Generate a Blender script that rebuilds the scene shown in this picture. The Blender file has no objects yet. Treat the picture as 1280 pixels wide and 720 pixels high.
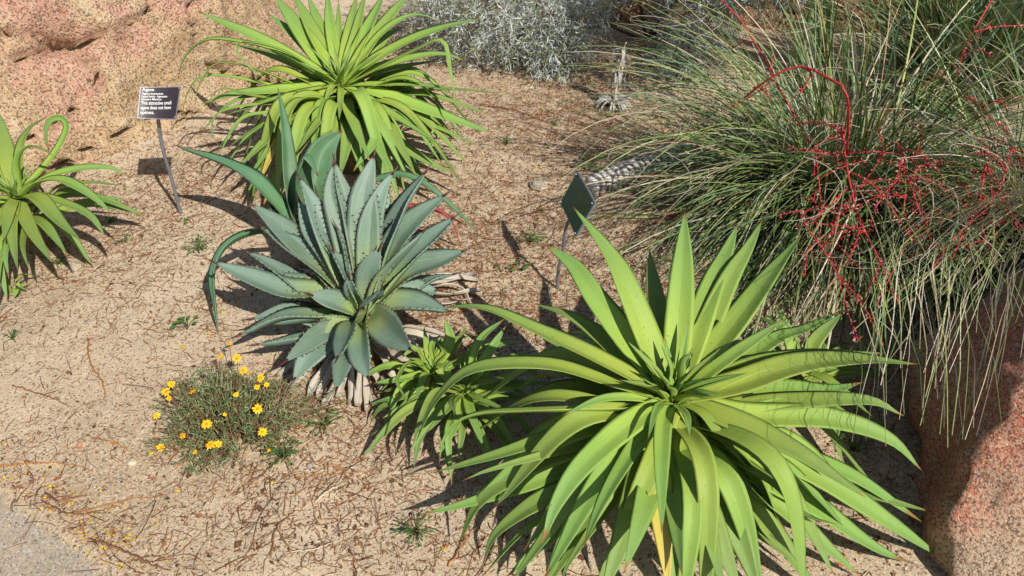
import bpy, bmesh, math, random
import numpy as np
from mathutils import Vector, noise as mnoise

random.seed(7)
rng = np.random.default_rng(7)
scene = bpy.context.scene
COL = scene.collection

# ------------------------------------------------------------------ camera
CAM_H = 1.65
PITCH = math.radians(38.0)
FPX = 967.0                                   # focal length in photo pixels (1280 wide)
cam_d = bpy.data.cameras.new('camera')
cam_d.sensor_width = 36.0
cam_d.lens = 36.0 * FPX / 1280.0
cam_d.clip_start = 0.05
cam_d.clip_end = 500
cam = bpy.data.objects.new('camera', cam_d)
cam.location = (0, 0, CAM_H)
cam.rotation_euler = (math.pi / 2 - PITCH, 0, 0)
COL.objects.link(cam)
scene.camera = cam

# ------------------------------------------------------------------ sky + sun
SUN_AZ = (0.60, -0.80)                       # horizontal direction towards the sun
SUN_EL = math.radians(44)
world = bpy.data.worlds.new('World')
scene.world = world
world.use_nodes = True
nt = world.node_tree
bg = nt.nodes['Background']
sky = nt.nodes.new('ShaderNodeTexSky')
sky.sky_type = 'NISHITA'
sky.sun_disc = False
sky.sun_elevation = SUN_EL
sky.sun_rotation = math.atan2(SUN_AZ[0], SUN_AZ[1])
nt.links.new(sky.outputs[0], bg.inputs[0])
bg.inputs[1].default_value = 0.075
sl = bpy.data.lights.new('sun', 'SUN')
sl.energy = 5.0
sl.angle = math.radians(0.5)
sl.color = (1.0, 0.95, 0.86)
so = bpy.data.objects.new('sun', sl)
sd = Vector((SUN_AZ[0] * math.cos(SUN_EL), SUN_AZ[1] * math.cos(SUN_EL), math.sin(SUN_EL)))
so.rotation_euler = sd.to_track_quat('Z', 'Y').to_euler()
so.location = (3, -4, 6)
COL.objects.link(so)
scene.view_settings.view_transform = 'Standard'
scene.view_settings.look = 'None'
scene.view_settings.gamma = 1
scene.view_settings.use_curve_mapping = False
scene.view_settings.exposure = 0.1

# ------------------------------------------------------------------ helpers
CP, SP = math.cos(PITCH), math.sin(PITCH)
CAMV = np.array([0, 0, CAM_H])


def ray(px, py):
    u = (px - 640) / FPX
    v = -(py - 360) / FPX
    return np.array([u, CP + v * SP, -SP + v * CP])      # depth-1 direction


def pt(px, py, z=0.0):
    d = ray(px, py)
    return CAMV + d * ((z - CAM_H) / d[2])


def at_y(px, py, y):
    d = ray(px, py)
    return CAMV + d * (y / d[1])


def depth_of(p):
    p = np.asarray(p) - CAMV
    return p[1] * CP - p[2] * SP


def on_ray_near(px, py, q):
    d = ray(px, py)
    q = np.asarray(q) - CAMV
    return CAMV + d * (q @ d) / (d @ d)


def unit(v):
    v = np.asarray(v, float)
    n = np.linalg.norm(v)
    return v / n if n > 1e-9 else v


# smooth value noise on the ground
_GN = np.random.default_rng(3).random((64, 64))


def vnoise(x, y, s):
    x = np.asarray(x) * s + 100.3
    y = np.asarray(y) * s + 57.7
    xi = np.floor(x).astype(int); yi = np.floor(y).astype(int)
    fx = x - xi; fy = y - yi
    fx = fx * fx * (3 - 2 * fx); fy = fy * fy * (3 - 2 * fy)
    g = lambda a, b: _GN[a % 64, b % 64]
    return (g(xi, yi) * (1 - fx) + g(xi + 1, yi) * fx) * (1 - fy) + (g(xi, yi + 1) * (1 - fx) + g(xi + 1, yi + 1) * fx) * fy - 0.5


P_EDGE = [pt(-260, 440), pt(-60, 572), pt(0, 613), pt(60, 652), pt(110, 690), pt(150, 722), pt(230, 800), pt(300, 905)]
pe = np.array(P_EDGE)[:, :2]


def path_side(x, y):
    """signed distance-ish to the path edge, negative on the path side"""
    x = np.asarray(x, float); y = np.asarray(y, float)
    best = np.full(x.shape, 9.0)
    for a, b in zip(pe[:-1], pe[1:]):
        ab = b - a
        t = np.clip(((x - a[0]) * ab[0] + (y - a[1]) * ab[1]) / (ab @ ab), 0, 1)
        dx = x - (a[0] + t * ab[0]); dy = y - (a[1] + t * ab[1])
        d = np.hypot(dx, dy)
        s = np.sign(ab[0] * dy - ab[1] * dx)
        best = np.where(d < np.abs(best), d * s, best)
    return best


def gh(x, y):
    h = vnoise(x, y, 1.3) * 0.035 + vnoise(x, y, 4.1) * 0.016 + vnoise(x, y, 13.0) * 0.007 + vnoise(x, y, 37.0) * 0.0035
    # the soil lies level with the path along its edge and spills on to it
    w = np.exp(-(path_side(x, y) / 0.07) ** 2)
    return h * (1 - w) + (0.011 + 0.3 * h) * w


def mesh_obj(name, V, F, mat, parent=None, smooth=True, attrs=None, loc=(0, 0, 0)):
    me = bpy.data.meshes.new(name)
    V = np.asarray(V, float)
    if isinstance(F, np.ndarray):
        F = F.tolist()
    me.from_pydata(V.tolist(), [], F)
    if smooth:
        me.polygons.foreach_set('use_smooth', [True] * len(me.polygons))
    for k, (typ, data) in (attrs or {}).items():
        a = me.attributes.new(k, typ, 'POINT')
        a.data.foreach_set('color' if typ == 'FLOAT_COLOR' else ('vector' if typ == 'FLOAT_VECTOR' else 'value'),
                           np.asarray(data, np.float32).ravel())
    me.update()
    me.materials.append(mat)
    o = bpy.data.objects.new(name, me)
    o.location = loc
    COL.objects.link(o)
    if parent:
        o.parent = parent
    return o


def tag(o, label=None, cat=None, group=None, kind=None):
    if label: o['label'] = label
    if cat: o['category'] = cat
    if group: o['group'] = group
    if kind: o['kind'] = kind
    return o


def empty(name, loc, label, cat, group=None):
    o = bpy.data.objects.new(name, None)
    o.empty_display_size = 0.1
    o.location = tuple(float(c) for c in loc)
    COL.objects.link(o)
    return tag(o, label, cat, group)


def tubes(P, R, sides=4, cap=True):
    """P (N,K,3) paths, R (N,K) radii -> V, F (list)"""
    P = np.asarray(P, float); R = np.asarray(R, float)
    N, K, _ = P.shape
    T = np.gradient(P, axis=1)
    T /= np.linalg.norm(T, axis=2, keepdims=True) + 1e-12
    ref = np.zeros_like(T); ref[..., 2] = 1
    steep = np.abs(T[..., 2]).mean(axis=1) > 0.85
    ref[steep] = (1, 0, 0)
    A = np.cross(T, ref); A /= np.linalg.norm(A, axis=2, keepdims=True) + 1e-12
    B = np.cross(A, T)
    ang = np.arange(sides) / sides * 2 * np.pi
    V = P[:, :, None, :] + R[:, :, None, None] * (np.cos(ang)[None, None, :, None] * A[:, :, None, :] + np.sin(ang)[None, None, :, None] * B[:, :, None, :])
    V = V.reshape(-1, 3)
    idx = np.arange(N * K * sides).reshape(N, K, sides)
    nx = np.roll(idx, -1, axis=2)
    F = np.stack([idx[:, :-1], nx[:, :-1], nx[:, 1:], idx[:, 1:]], axis=-1).reshape(-1, 4).tolist()
    if cap:
        for n in range(N):
            F.append(idx[n, 0, ::-1].tolist()); F.append(idx[n, -1].tolist())
    return V, F


def ribbons(P, S, W, lift=0.25):
    """V-section ribbons. P (N,K,3), S (N,K,3) side unit vectors, W (N,K) half widths"""
    N, K, _ = P.shape
    T = np.gradient(P, axis=1); T /= np.linalg.norm(T, axis=2, keepdims=True) + 1e-12
    Nn = np.cross(S, T)
    L = P - S * W[..., None] + Nn * (W * lift)[..., None]
    Rr = P + S * W[..., None] + Nn * (W * lift)[..., None]
    V = np.stack([L, P, Rr], axis=2).reshape(-1, 3)
    idx = np.arange(N * K * 3).reshape(N, K, 3)
    a = np.stack([idx[:, :-1, :-1], idx[:, :-1, 1:], idx[:, 1:, 1:], idx[:, 1:, :-1]], axis=-1).reshape(-1, 4)
    return V, a


def catmull(pts, n):
    p = np.asarray(pts, float)
    p = np.vstack([2 * p[0] - p[1], p, 2 * p[-1] - p[-2]])
    out = []
    for i in range(1, len(p) - 2):
        p0, p1, p2, p3 = p[i - 1], p[i], p[i + 1], p[i + 2]
        for t in np.linspace(0, 1, 24, endpoint=False):
            out.append(0.5 * ((2 * p1) + (-p0 + p2) * t + (2 * p0 - 5 * p1 + 4 * p2 - p3) * t * t + (-p0 + 3 * p1 - 3 * p2 + p3) * t ** 3))
    out.append(p[-2])
    out = np.array(out)
    d = np.concatenate([[0], np.cumsum(np.linalg.norm(np.diff(out, axis=0), axis=1))])
    s = np.linspace(0, d[-1], n)
    return np.stack([np.interp(s, d, out[:, k]) for k in range(3)], axis=1), d[-1]


# ------------------------------------------------------------------ materials
class NB:
    """tiny node-building helper"""
    def __init__(self, name):
        self.m = bpy.data.materials.new(name)
        self.m.use_nodes = True
        self.t = self.m.node_tree
        self.n = self.t.nodes
        self.bsdf = self.n['Principled BSDF']
        self.out = self.n['Material Output']

    def link(self, a, b): self.t.links.new(a, b)

    def new(self, typ, **kw):
        n = self.n.new(typ)
        for k, v in kw.items():
            setattr(n, k, v)
        return n

    def coord(self, which='Object'):
        return self.new('ShaderNodeTexCoord').outputs[which]

    def mapping(self, vec, scale):
        mp = self.new('ShaderNodeMapping')
        mp.inputs['Scale'].default_value = scale
        self.link(vec, mp.inputs['Vector'])
        return mp.outputs[0]

    def noise(self, vec, scale, detail=3, rough=0.55, dist=0.0):
        n = self.new('ShaderNodeTexNoise')
        n.inputs['Scale'].default_value = scale
        n.inputs['Detail'].default_value = detail
        n.inputs['Roughness'].default_value = rough
        n.inputs['Distortion'].default_value = dist
        if vec is not None: self.link(vec, n.inputs['Vector'])
        return n

    def voronoi(self, vec, scale, feature='F1'):
        n = self.new('ShaderNodeTexVoronoi', feature=feature)
        n.inputs['Scale'].default_value = scale
        if vec is not None: self.link(vec, n.inputs['Vector'])
        return n

    def ramp(self, fac, stops, interp='LINEAR'):
        r = self.new('ShaderNodeValToRGB')
        r.color_ramp.interpolation = interp
        e = r.color_ramp.elements
        while len(e) > 1: e.remove(e[-1])
        for i, (p, c) in enumerate(stops):
            el = e[0] if i == 0 else e.new(p)
            el.position = p
            el.color = (c, c, c, 1) if isinstance(c, (int, float)) else (*c, 1)
        self.link(fac, r.inputs['Fac'])
        return r.outputs['Color']

    def mix(self, fac, a, b, mode='MIX'):
        m = self.new('ShaderNodeMix', data_type='RGBA', blend_type=mode)
        for sock, val in ((m.inputs[0], fac), (m.inputs[6], a), (m.inputs[7], b)):
            if isinstance(val, (int, float)): sock.default_value = val
            elif isinstance(val, tuple): sock.default_value = (*val, 1)
            else: self.link(val, sock)
        return m.outputs[2]

    def math(self, op, a, b=0.0, c=0.0):
        m = self.new('ShaderNodeMath', operation=op)
        for sock, val in zip(m.inputs, (a, b, c)):
            if isinstance(val, (int, float)): sock.default_value = val
            else: self.link(val, sock)
        return m.outputs[0]

    def bump(self, height, strength, dist, normal=None):
        b = self.new('ShaderNodeBump')
        b.inputs['Strength'].default_value = strength
        b.inputs['Distance'].default_value = dist
        self.link(height, b.inputs['Height'])
        if normal is not None: self.link(normal, b.inputs['Normal'])
        return b.outputs[0]

    def finish(self, color=None, rough=0.6, normal=None, spec=0.5, transl=None, tfac=0.25):
        b = self.bsdf
        if color is not None:
            if isinstance(color, tuple): b.inputs['Base Color'].default_value = (*color, 1)
            else: self.link(color, b.inputs['Base Color'])
        if isinstance(rough, (int, float)): b.inputs['Roughness'].default_value = rough
        else: self.link(rough, b.inputs['Roughness'])
        b.inputs['Specular IOR Level'].default_value = spec
        if normal is not None: self.link(normal, b.inputs['Normal'])
        if transl is not None:
            t = self.new('ShaderNodeBsdfTranslucent')
            if isinstance(transl, tuple): t.inputs[0].default_value = (*transl, 1)
            else: self.link(transl, t.inputs[0])
            mx = self.new('ShaderNodeMixShader')
            mx.inputs[0].default_value = tfac
            self.link(b.outputs[0], mx.inputs[1])
            self.link(t.outputs[0], mx.inputs[2])
            self.link(mx.outputs[0], self.out.inputs[0])
        return self.m


def leaf_material(name, base, mid, tip, tipbrown, rough=0.55, tfac=0.2, stripe=0.28, bloom=None, spec=0.28, tipr=0.04, imprint=False):
    k = NB(name)
    at = k.new('ShaderNodeAttribute', attribute_name='lc')
    sep = k.new('ShaderNodeSeparateXYZ')
    k.link(at.outputs['Vector'], sep.inputs[0])
    u, v, r = sep.outputs
    col = k.ramp(v, [(0.0, base), (0.28, base), (0.55, mid), (0.9, tip)])
    # every leaf its own tint
    hs = k.new('ShaderNodeHueSaturation')
    k.link(col, hs.inputs['Color'])
    k.link(k.math('MULTIPLY_ADD', r, 0.03, 0.483), hs.inputs['Hue'])
    k.link(k.math('MULTIPLY_ADD', r, 0.24, 0.92), hs.inputs['Value'])
    col = hs.outputs[0]
    # long fibres running down the blade
    cmb = k.new('ShaderNodeCombineXYZ')
    k.link(k.math('MULTIPLY', u, 9.0), cmb.inputs[0])
    k.link(k.math('MULTIPLY', v, 2.2), cmb.inputs[1])
    k.link(k.math('MULTIPLY', r, 37.0), cmb.inputs[2])
    fib = k.noise(cmb.outputs[0], 1.6, 4, 0.65)
    col = k.mix(stripe, col, k.ramp(fib.outputs[0], [(0.3, (0.35, 0.35, 0.35)), (0.7, (1, 1, 1))]), 'MULTIPLY')
    strk = k.noise(cmb.outputs[0], 3.4, 2)
    col = k.mix(k.ramp(strk.outputs[0], [(0.69, 0.0), (0.75, 0.45)]), col, tuple(0.5 * a + 0.5 * b for a, b in zip(mid, (0.5, 0.42, 0.25))))
    oc = k.coord('Object')
    blot = k.noise(oc, 14, 3)
    col = k.mix(k.ramp(blot.outputs[0], [(0.45, 0.0), (0.75, 0.45)]), col, bloom or mid)
    if imprint:      # bud prints: pale scalloped lines left by the neighbouring leaf's teeth
        jag = k.math('MULTIPLY', k.math('SINE', k.math('MULTIPLY', v, 95.0)), 0.035)
        e1 = k.math('ADD', k.math('ADD', k.math('ABSOLUTE', u), k.math('MULTIPLY', v, 0.75)), jag)
        col = k.mix(k.ramp(e1, [(0.86, 0.0), (0.89, 0.42), (0.905, 0.42), (0.93, 0.0)]), col, tuple(min(1, c * 1.7) for c in mid))
    # scars and specks
    sp = k.noise(oc, 120, 2)
    sp2 = k.noise(oc, 9, 2)
    spk = k.math('MULTIPLY', k.ramp(sp.outputs[0], [(0.68, 0.0), (0.74, 0.8)]), k.ramp(sp2.outputs[0], [(0.5, 0.0), (0.62, 1.0)]))
    col = k.mix(spk, col, (0.16, 0.11, 0.04))
    # dry tip and pale rim
    tipn = k.math('ADD', v, k.math('MULTIPLY', blot.outputs[0], 0.03))
    tipn = k.math('ADD', tipn, k.math('MULTIPLY', k.math('POWER', r, 5.0), tipr))
    col = k.mix(k.ramp(tipn, [(0.965, 0.0), (0.995, 1.0)]), col, tipbrown)
    au = k.math('ABSOLUTE', u)
    col = k.mix(k.ramp(au, [(0.9, 0.0), (1.0, 0.35)]), col, tip)
    bp = k.bump(fib.outputs[0], 0.25, 0.002)
    b2 = k.bump(blot.outputs[0], 0.3, 0.01, bp)
    tr = k.mix(0.5, col, (0.34, 0.44, 0.05))
    return k.finish(col, rough, b2, spec, tr, tfac)


def attr_material(name, rough=0.7, tfac=None, spec=0.3, bump=None, noise_scale=60):
    k = NB(name)
    at = k.new('ShaderNodeAttribute', attribute_name='col')
    oc = k.coord('Object')
    n = k.noise(oc, noise_scale, 3)
    col = k.mix(0.6, at.outputs['Color'], k.ramp(n.outputs[0], [(0.3, (0.5, 0.5, 0.5)), (0.7, (1, 1, 1))]), 'MULTIPLY')
    nb = k.bump(n.outputs[0], 0.4, bump) if bump else None
    return k.finish(col, rough, nb, spec, col if tfac else None, tfac or 0)


M = {}
M['green'] = leaf_material('yellow_green_leaf', (0.38, 0.51, 0.085), (0.285, 0.43, 0.085), (0.22, 0.365, 0.10), (0.30, 0.17, 0.05))
M['green_deep'] = leaf_material('mid_green_leaf', (0.35, 0.47, 0.085), (0.26, 0.39, 0.085), (0.20, 0.33, 0.10), (0.30, 0.17, 0.05))
M['yellow'] = leaf_material('yellowing_leaf', (0.40, 0.45, 0.05), (0.62, 0.52, 0.09), (0.68, 0.50, 0.12), (0.4, 0.2, 0.05))
M['blue'] = leaf_material('blue_green_leaf', (0.24, 0.31, 0.11), (0.145, 0.22, 0.155), (0.17, 0.25, 0.19), (0.10, 0.03, 0.025),
                          rough=0.5, tfac=0.06, stripe=0.12, bloom=(0.21, 0.285, 0.23), spec=0.35, tipr=0.0, imprint=True)
M['smooth_blue'] = leaf_material('smooth_green_leaf', (0.12, 0.24, 0.10), (0.11, 0.24, 0.12), (0.12, 0.25, 0.13), (0.20, 0.03, 0.03),
                                 rough=0.5, tfac=0.1, stripe=0.4, bloom=(0.16, 0.27, 0.18), tipr=0.0)
M['red_leaf'] = leaf_material('red_leaf_underside', (0.25, 0.04, 0.03), (0.32, 0.05, 0.05), (0.30, 0.07, 0.05), (0.2, 0.05, 0.04), tfac=0.05)
M['dead'] = leaf_material('bleached_dead_leaf', (0.48, 0.40, 0.28), (0.64, 0.57, 0.46), (0.60, 0.54, 0.45), (0.28, 0.22, 0.16), rough=0.85, tfac=0.05, stripe=0.7,
                          bloom=(0.40, 0.30, 0.20), spec=0.1)
M['dead_grey'] = leaf_material('grey_withered_leaf', (0.50, 0.47, 0.45), (0.62, 0.60, 0.58), (0.56, 0.54, 0.52), (0.28, 0.22, 0.16), rough=0.85, tfac=0.05, stripe=0.7, bloom=(0.36, 0.32, 0.29), spec=0.1)
M['spine'] = NB('spine').finish((0.075, 0.022, 0.02), 0.45)
M['attr'] = attr_material('litter', 0.8)
M['attr_leaf'] = attr_material('fine_foliage', 0.5, 0.15)
M['attr_grass'] = attr_material('strap_blades', 0.38, 0.1, 0.5)
M['attr_red'] = attr_material('red_stalks', 0.5)
M['attr_silver'] = attr_material('silver_foliage', 0.6, 0.1, 0.3)


def mat_sand():
    k = NB('sandy_soil')
    oc = k.coord('Object')
    big = k.noise(oc, 1.1, 4, 0.6)
    mid = k.noise(oc, 9, 5, 0.65)
    fine = k.noise(oc, 95, 4, 0.7)
    grain = k.voronoi(oc, 210)
    col = k.ramp(big.outputs[0], [(0.35, (0.44, 0.34, 0.225)), (0.5, (0.52, 0.41, 0.28)), (0.66, (0.57, 0.465, 0.33))])
    col = k.mix(k.ramp(mid.outputs[0], [(0.5, 0.0), (0.75, 0.4)]), col, (0.42, 0.285, 0.17))
    col = k.mix(k.ramp(fine.outputs[0], [(0.54, 0.0), (0.72, 0.42)]), col, (0.36, 0.245, 0.145))
    gs = k.new('ShaderNodeSeparateColor')
    k.link(grain.outputs['Color'], gs.inputs[0])
    col = k.mix(k.ramp(gs.outputs[0], [(0.80, 0.0), (0.86, 0.6)]), col, (0.66, 0.56, 0.42))
    col = k.mix(k.ramp(gs.outputs[1], [(0.86, 0.0), (0.9, 0.7)]), col, (0.15, 0.085, 0.05))
    b = k.bump(mid.outputs[0], 0.35, 0.02)
    b = k.bump(fine.outputs[0], 0.4, 0.005, b)
    b = k.bump(grain.outputs['Distance'], 0.35, 0.004, b)
    return k.finish(col, 0.95, b, 0.15)


def mat_concrete():
    k = NB('exposed_concrete')
    oc = k.coord('Object')
    big = k.noise(oc, 3, 4)
    fine = k.noise(oc, 160, 4, 0.7)
    g = k.voronoi(oc, 260)
    gs = k.new('ShaderNodeSeparateColor'); k.link(g.outputs['Color'], gs.inputs[0])
    col = k.ramp(big.outputs[0], [(0.35, (0.37, 0.30, 0.21)), (0.65, (0.45, 0.37, 0.265))])
    col = k.mix(k.ramp(fine.outputs[0], [(0.54, 0.0), (0.66, 0.7)]), col, (0.22, 0.18, 0.15))
    col = k.mix(k.ramp(gs.outputs[0], [(0.78, 0.0), (0.84, 0.6)]), col, (0.58, 0.54, 0.48))
    col = k.mix(k.ramp(gs.outputs[1], [(0.85, 0.0), (0.9, 0.6)]), col, (0.13, 0.11, 0.10))
    b = k.bump(fine.outputs[0], 0.5, 0.004)
    return k.finish(col, 0.9, b, 0.2)


def mat_granite(name, tones, red, redamt, seed=0.0, grain=115.0, zred=0.0, relief=0.5):
    """speckled granite: tan/pale field, iron-red patches, dark and light crystals"""
    k = NB(name)
    oc0 = k.coord('Object')
    mp = k.new('ShaderNodeMapping'); mp.inputs['Location'].default_value = (seed, seed * 0.7, seed * 1.3)
    k.link(oc0, mp.inputs['Vector']); oc = mp.outputs[0]
    big = k.noise(oc, 1.25, 4, 0.6, 0.4)
    mid = k.noise(oc, 5.0, 5, 0.65, 0.3)
    g = k.voronoi(oc, grain)
    g2 = k.voronoi(oc, grain * 0.55)
    fine = k.noise(oc, grain * 0.9, 3, 0.7)
    gs = k.new('ShaderNodeSeparateColor'); k.link(g.outputs['Color'], gs.inputs[0])
    gs2 = k.new('ShaderNodeSeparateColor'); k.link(g2.outputs['Color'], gs2.inputs[0])
    col = k.ramp(mid.outputs[0], [(0.3, tones[0]), (0.5, tones[1]), (0.7, tones[2])])
    zz = k.new('ShaderNodeSeparateXYZ'); k.link(oc0, zz.inputs[0])
    col = k.mix(k.ramp(k.math('MULTIPLY_ADD', zz.outputs[2], zred, big.outputs[0]), [(redamt, 0.0), (redamt + 0.09, 0.85)]), col, red)
    col = k.mix(k.ramp(gs2.outputs[0], [(0.62, 0.0), (0.70, 0.55)]), col, tones[2])
    col = k.mix(k.ramp(gs.outputs[0], [(0.70, 0.0), (0.76, 0.75)]), col, (0.14, 0.08, 0.05))
    col = k.mix(k.ramp(gs.outputs[1], [(0.84, 0.0), (0.88, 0.4)]), col, (0.68, 0.57, 0.44))
    col = k.mix(k.ramp(fine.outputs[0], [(0.56, 0.0), (0.70, 0.75)]), col, (0.12, 0.07, 0.045))
    b = k.bump(mid.outputs[0], relief, 0.06)
    b = k.bump(fine.outputs[0], 0.9, 0.010, b)
    b = k.bump(gs.outputs[2], 0.35, 0.005, b)
    return k.finish(col, 0.85, b, 0.25)


M['sand'] = mat_sand()
M['concrete'] = mat_concrete()
M['granite_pink'] = mat_granite('pink_tan_granite', ((0.42, 0.27, 0.14), (0.52, 0.36, 0.20), (0.60, 0.46, 0.30)), (0.58, 0.29, 0.22), 0.53, 3.0, 150, zred=0.28, relief=0.9)
M['granite_red'] = mat_granite('iron_red_granite', ((0.46, 0.30, 0.19), (0.54, 0.39, 0.26), (0.60, 0.46, 0.32)), (0.56, 0.17, 0.105), 0.40, 11.0, 230, zred=0.0, relief=0.9)
M['granite_brown'] = mat_granite('brown_sandstone', ((0.28, 0.15, 0.08), (0.38, 0.20, 0.10), (0.42, 0.26, 0.15)), (0.36, 0.13, 0.07), 0.5, 23.0, 80)


def mat_metal(name, col, rough, metallic):
    k = NB(name)
    oc = k.coord('Object')
    n = k.noise(oc, 45, 4, 0.7)
    c = k.mix(k.ramp(n.outputs[0], [(0.4, 0.0), (0.75, 0.6)]), col, tuple(x * 0.55 for x in col))
    k.bsdf.inputs['Metallic'].default_value = metallic
    return k.finish(c, rough, k.bump(n.outputs[0], 0.15, 0.002), 0.5)


M['metal'] = mat_metal('weathered_steel', (0.30, 0.31, 0.34), 0.45, 0.6)
M['panel_brown'] = mat_metal('dark_brown_panel', (0.032, 0.022, 0.03), 0.35, 0.0)
M['panel_green'] = mat_metal('dark_green_panel', (0.022, 0.06, 0.055), 0.3, 0.0)
M['white'] = NB('white_lettering').finish((0.82, 0.82, 0.80), 0.6)
M['rust'] = mat_metal('rusty_rod', (0.20, 0.055, 0.035), 0.75, 0.2)


def mat_bark():
    k = NB('ringed_grey_bark')
    at = k.new('ShaderNodeAttribute', attribute_name='lc')
    sep = k.new('ShaderNodeSeparateXYZ'); k.link(at.outputs['Vector'], sep.inputs[0])
    oc = k.coord('Object')
    n = k.noise(oc, 22, 5, 0.7)
    w = k.math('SINE', k.math('ADD', k.math('MULTIPLY', sep.outputs[1], 150.0), k.math('MULTIPLY', n.outputs[0], 14.0)))
    col = k.ramp(k.math('MULTIPLY_ADD', w, 0.5, 0.5), [(0.15, (0.14, 0.12, 0.105)), (0.5, (0.44, 0.41, 0.38)), (0.9, (0.70, 0.68, 0.65))])
    col = k.mix(k.ramp(n.outputs[0], [(0.5, 0.0), (0.7, 0.6)]), col, (0.16, 0.13, 0.11))
    return k.finish(col, 0.9, k.bump(w, 0.6, 0.006), 0.2)


M['bark'] = mat_bark()


def mat_twig(name, c1, c2):
    k = NB(name)
    oc = k.coord('Object')
    n = k.noise(oc, 60, 4, 0.7)
    return k.finish(k.ramp(n.outputs[0], [(0.35, c1), (0.65, c2)]), 0.8, k.bump(n.outputs[0], 0.4, 0.003), 0.2)


M['twig_orange'] = mat_twig('orange_dry_stem', (0.30, 0.12, 0.04), (0.46, 0.21, 0.07))
M['twig_brown'] = mat_twig('brown_dry_stem', (0.16, 0.07, 0.035), (0.28, 0.13, 0.06))
M['twig_pale'] = mat_twig('pale_dry_stick', (0.45, 0.36, 0.24), (0.62, 0.54, 0.40))
M['stem_brown'] = mat_twig('woody_stem', (0.10, 0.07, 0.05), (0.20, 0.15, 0.11))
M['red_stalk'] = mat_twig('red_flower_stalk', (0.42, 0.025, 0.035), (0.62, 0.07, 0.075))
M['cactus'] = mat_twig('pale_cactus_skin', (0.24, 0.31, 0.11), (0.36, 0.42, 0.20))
M['petal'] = mat_twig('yellow_petal', (0.85, 0.42, 0.01), (0.90, 0.55, 0.02))
M['disc'] = mat_twig('orange_disc', (0.62, 0.20, 0.01), (0.72, 0.30, 0.02))
M['crown'] = mat_twig('fibrous_crown', (0.14, 0.09, 0.04), (0.26, 0.22, 0.09))

# ------------------------------------------------------------------ ground + path


def axis(lo, hi, step, far, growth=1.35):
    a = list(np.arange(lo, hi + 1e-6, step))
    s = step
    x = a[-1]
    while x < far:
        s *= growth; x += s; a.append(x)
    s = step; x = a[0]
    pre = []
    while x > -far:
        s *= growth; x -= s; pre.append(x)
    return np.array(pre[::-1] + a)


gx = axis(-2.6, 2.8, 0.016, 120)
gy = axis(0.3, 5.6, 0.016, 120)
GX, GY = np.meshgrid(gx, gy, indexing='ij')
GZ = gh(GX, GY)
fade = np.clip(1 - (np.maximum(np.abs(GX) - 8, 0) + np.maximum(np.abs(GY - 3) - 8, 0)) / 10, 0, 1)
GZ = GZ * fade
inside = path_side(GX, GY) < -0.022
GZ = np.where(inside & (np.abs(GX) < 4) & (np.abs(GY) < 4), np.minimum(GZ, -0.02) - 0.01, GZ)
nx_, ny_ = GX.shape
idx = np.arange(nx_ * ny_).reshape(nx_, ny_)
F = np.stack([idx[:-1, :-1], idx[1:, :-1], idx[1:, 1:], idx[:-1, 1:]], axis=-1).reshape(-1, 4)
g = mesh_obj('ground', np.stack([GX, GY, GZ], -1).reshape(-1, 3), F, M['sand'])
tag(g, 'bare sandy soil of the planting bed', 'ground', kind='structure')

# concrete path slab
bm = bmesh.new()
edge = []
for a, b in zip(P_EDGE[:-1], P_EDGE[1:]):
    for t in np.linspace(0, 1, 10, endpoint=False):
        p = a * (1 - t) + b * t
        edge.append((p[0] + random.uniform(-.003, .003), p[1] + random.uniform(-.003, .003)))
edge.append(tuple(P_EDGE[-1][:2]))
poly = edge + [(-0.6, -3), (-6, -3), (-6, 3.2), (edge[0][0] - 1.2, edge[0][1] + 0.6)]
top = [bm.verts.new((x, y, 0.008)) for x, y in poly]
low = [bm.verts.new((x, y, -0.1)) for x, y in poly]
f = bm.faces.new(top)
if f.normal.z < 0: f.normal_flip()
n = len(poly)
for i in range(n):
    bm.faces.new((top[i], low[i], low[(i + 1) % n], top[(i + 1) % n]))
bm.faces.new(low[::-1])
bmesh.ops.recalc_face_normals(bm, faces=bm.faces)
bmesh.ops.bevel(bm, geom=[e for e in bm.edges if all(abs(v.co.z - 0.008) < 1e-4 for v in e.verts)], offset=0.004, segments=2, affect='EDGES')
me = bpy.data.meshes.new('path'); bm.to_mesh(me); bm.free()
me.materials.append(M['concrete'])
po = bpy.data.objects.new('path', me); COL.objects.link(po)
tag(po, 'grey concrete path beside the bed', 'path', kind='structure')

# ------------------------------------------------------------------ boulders


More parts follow.
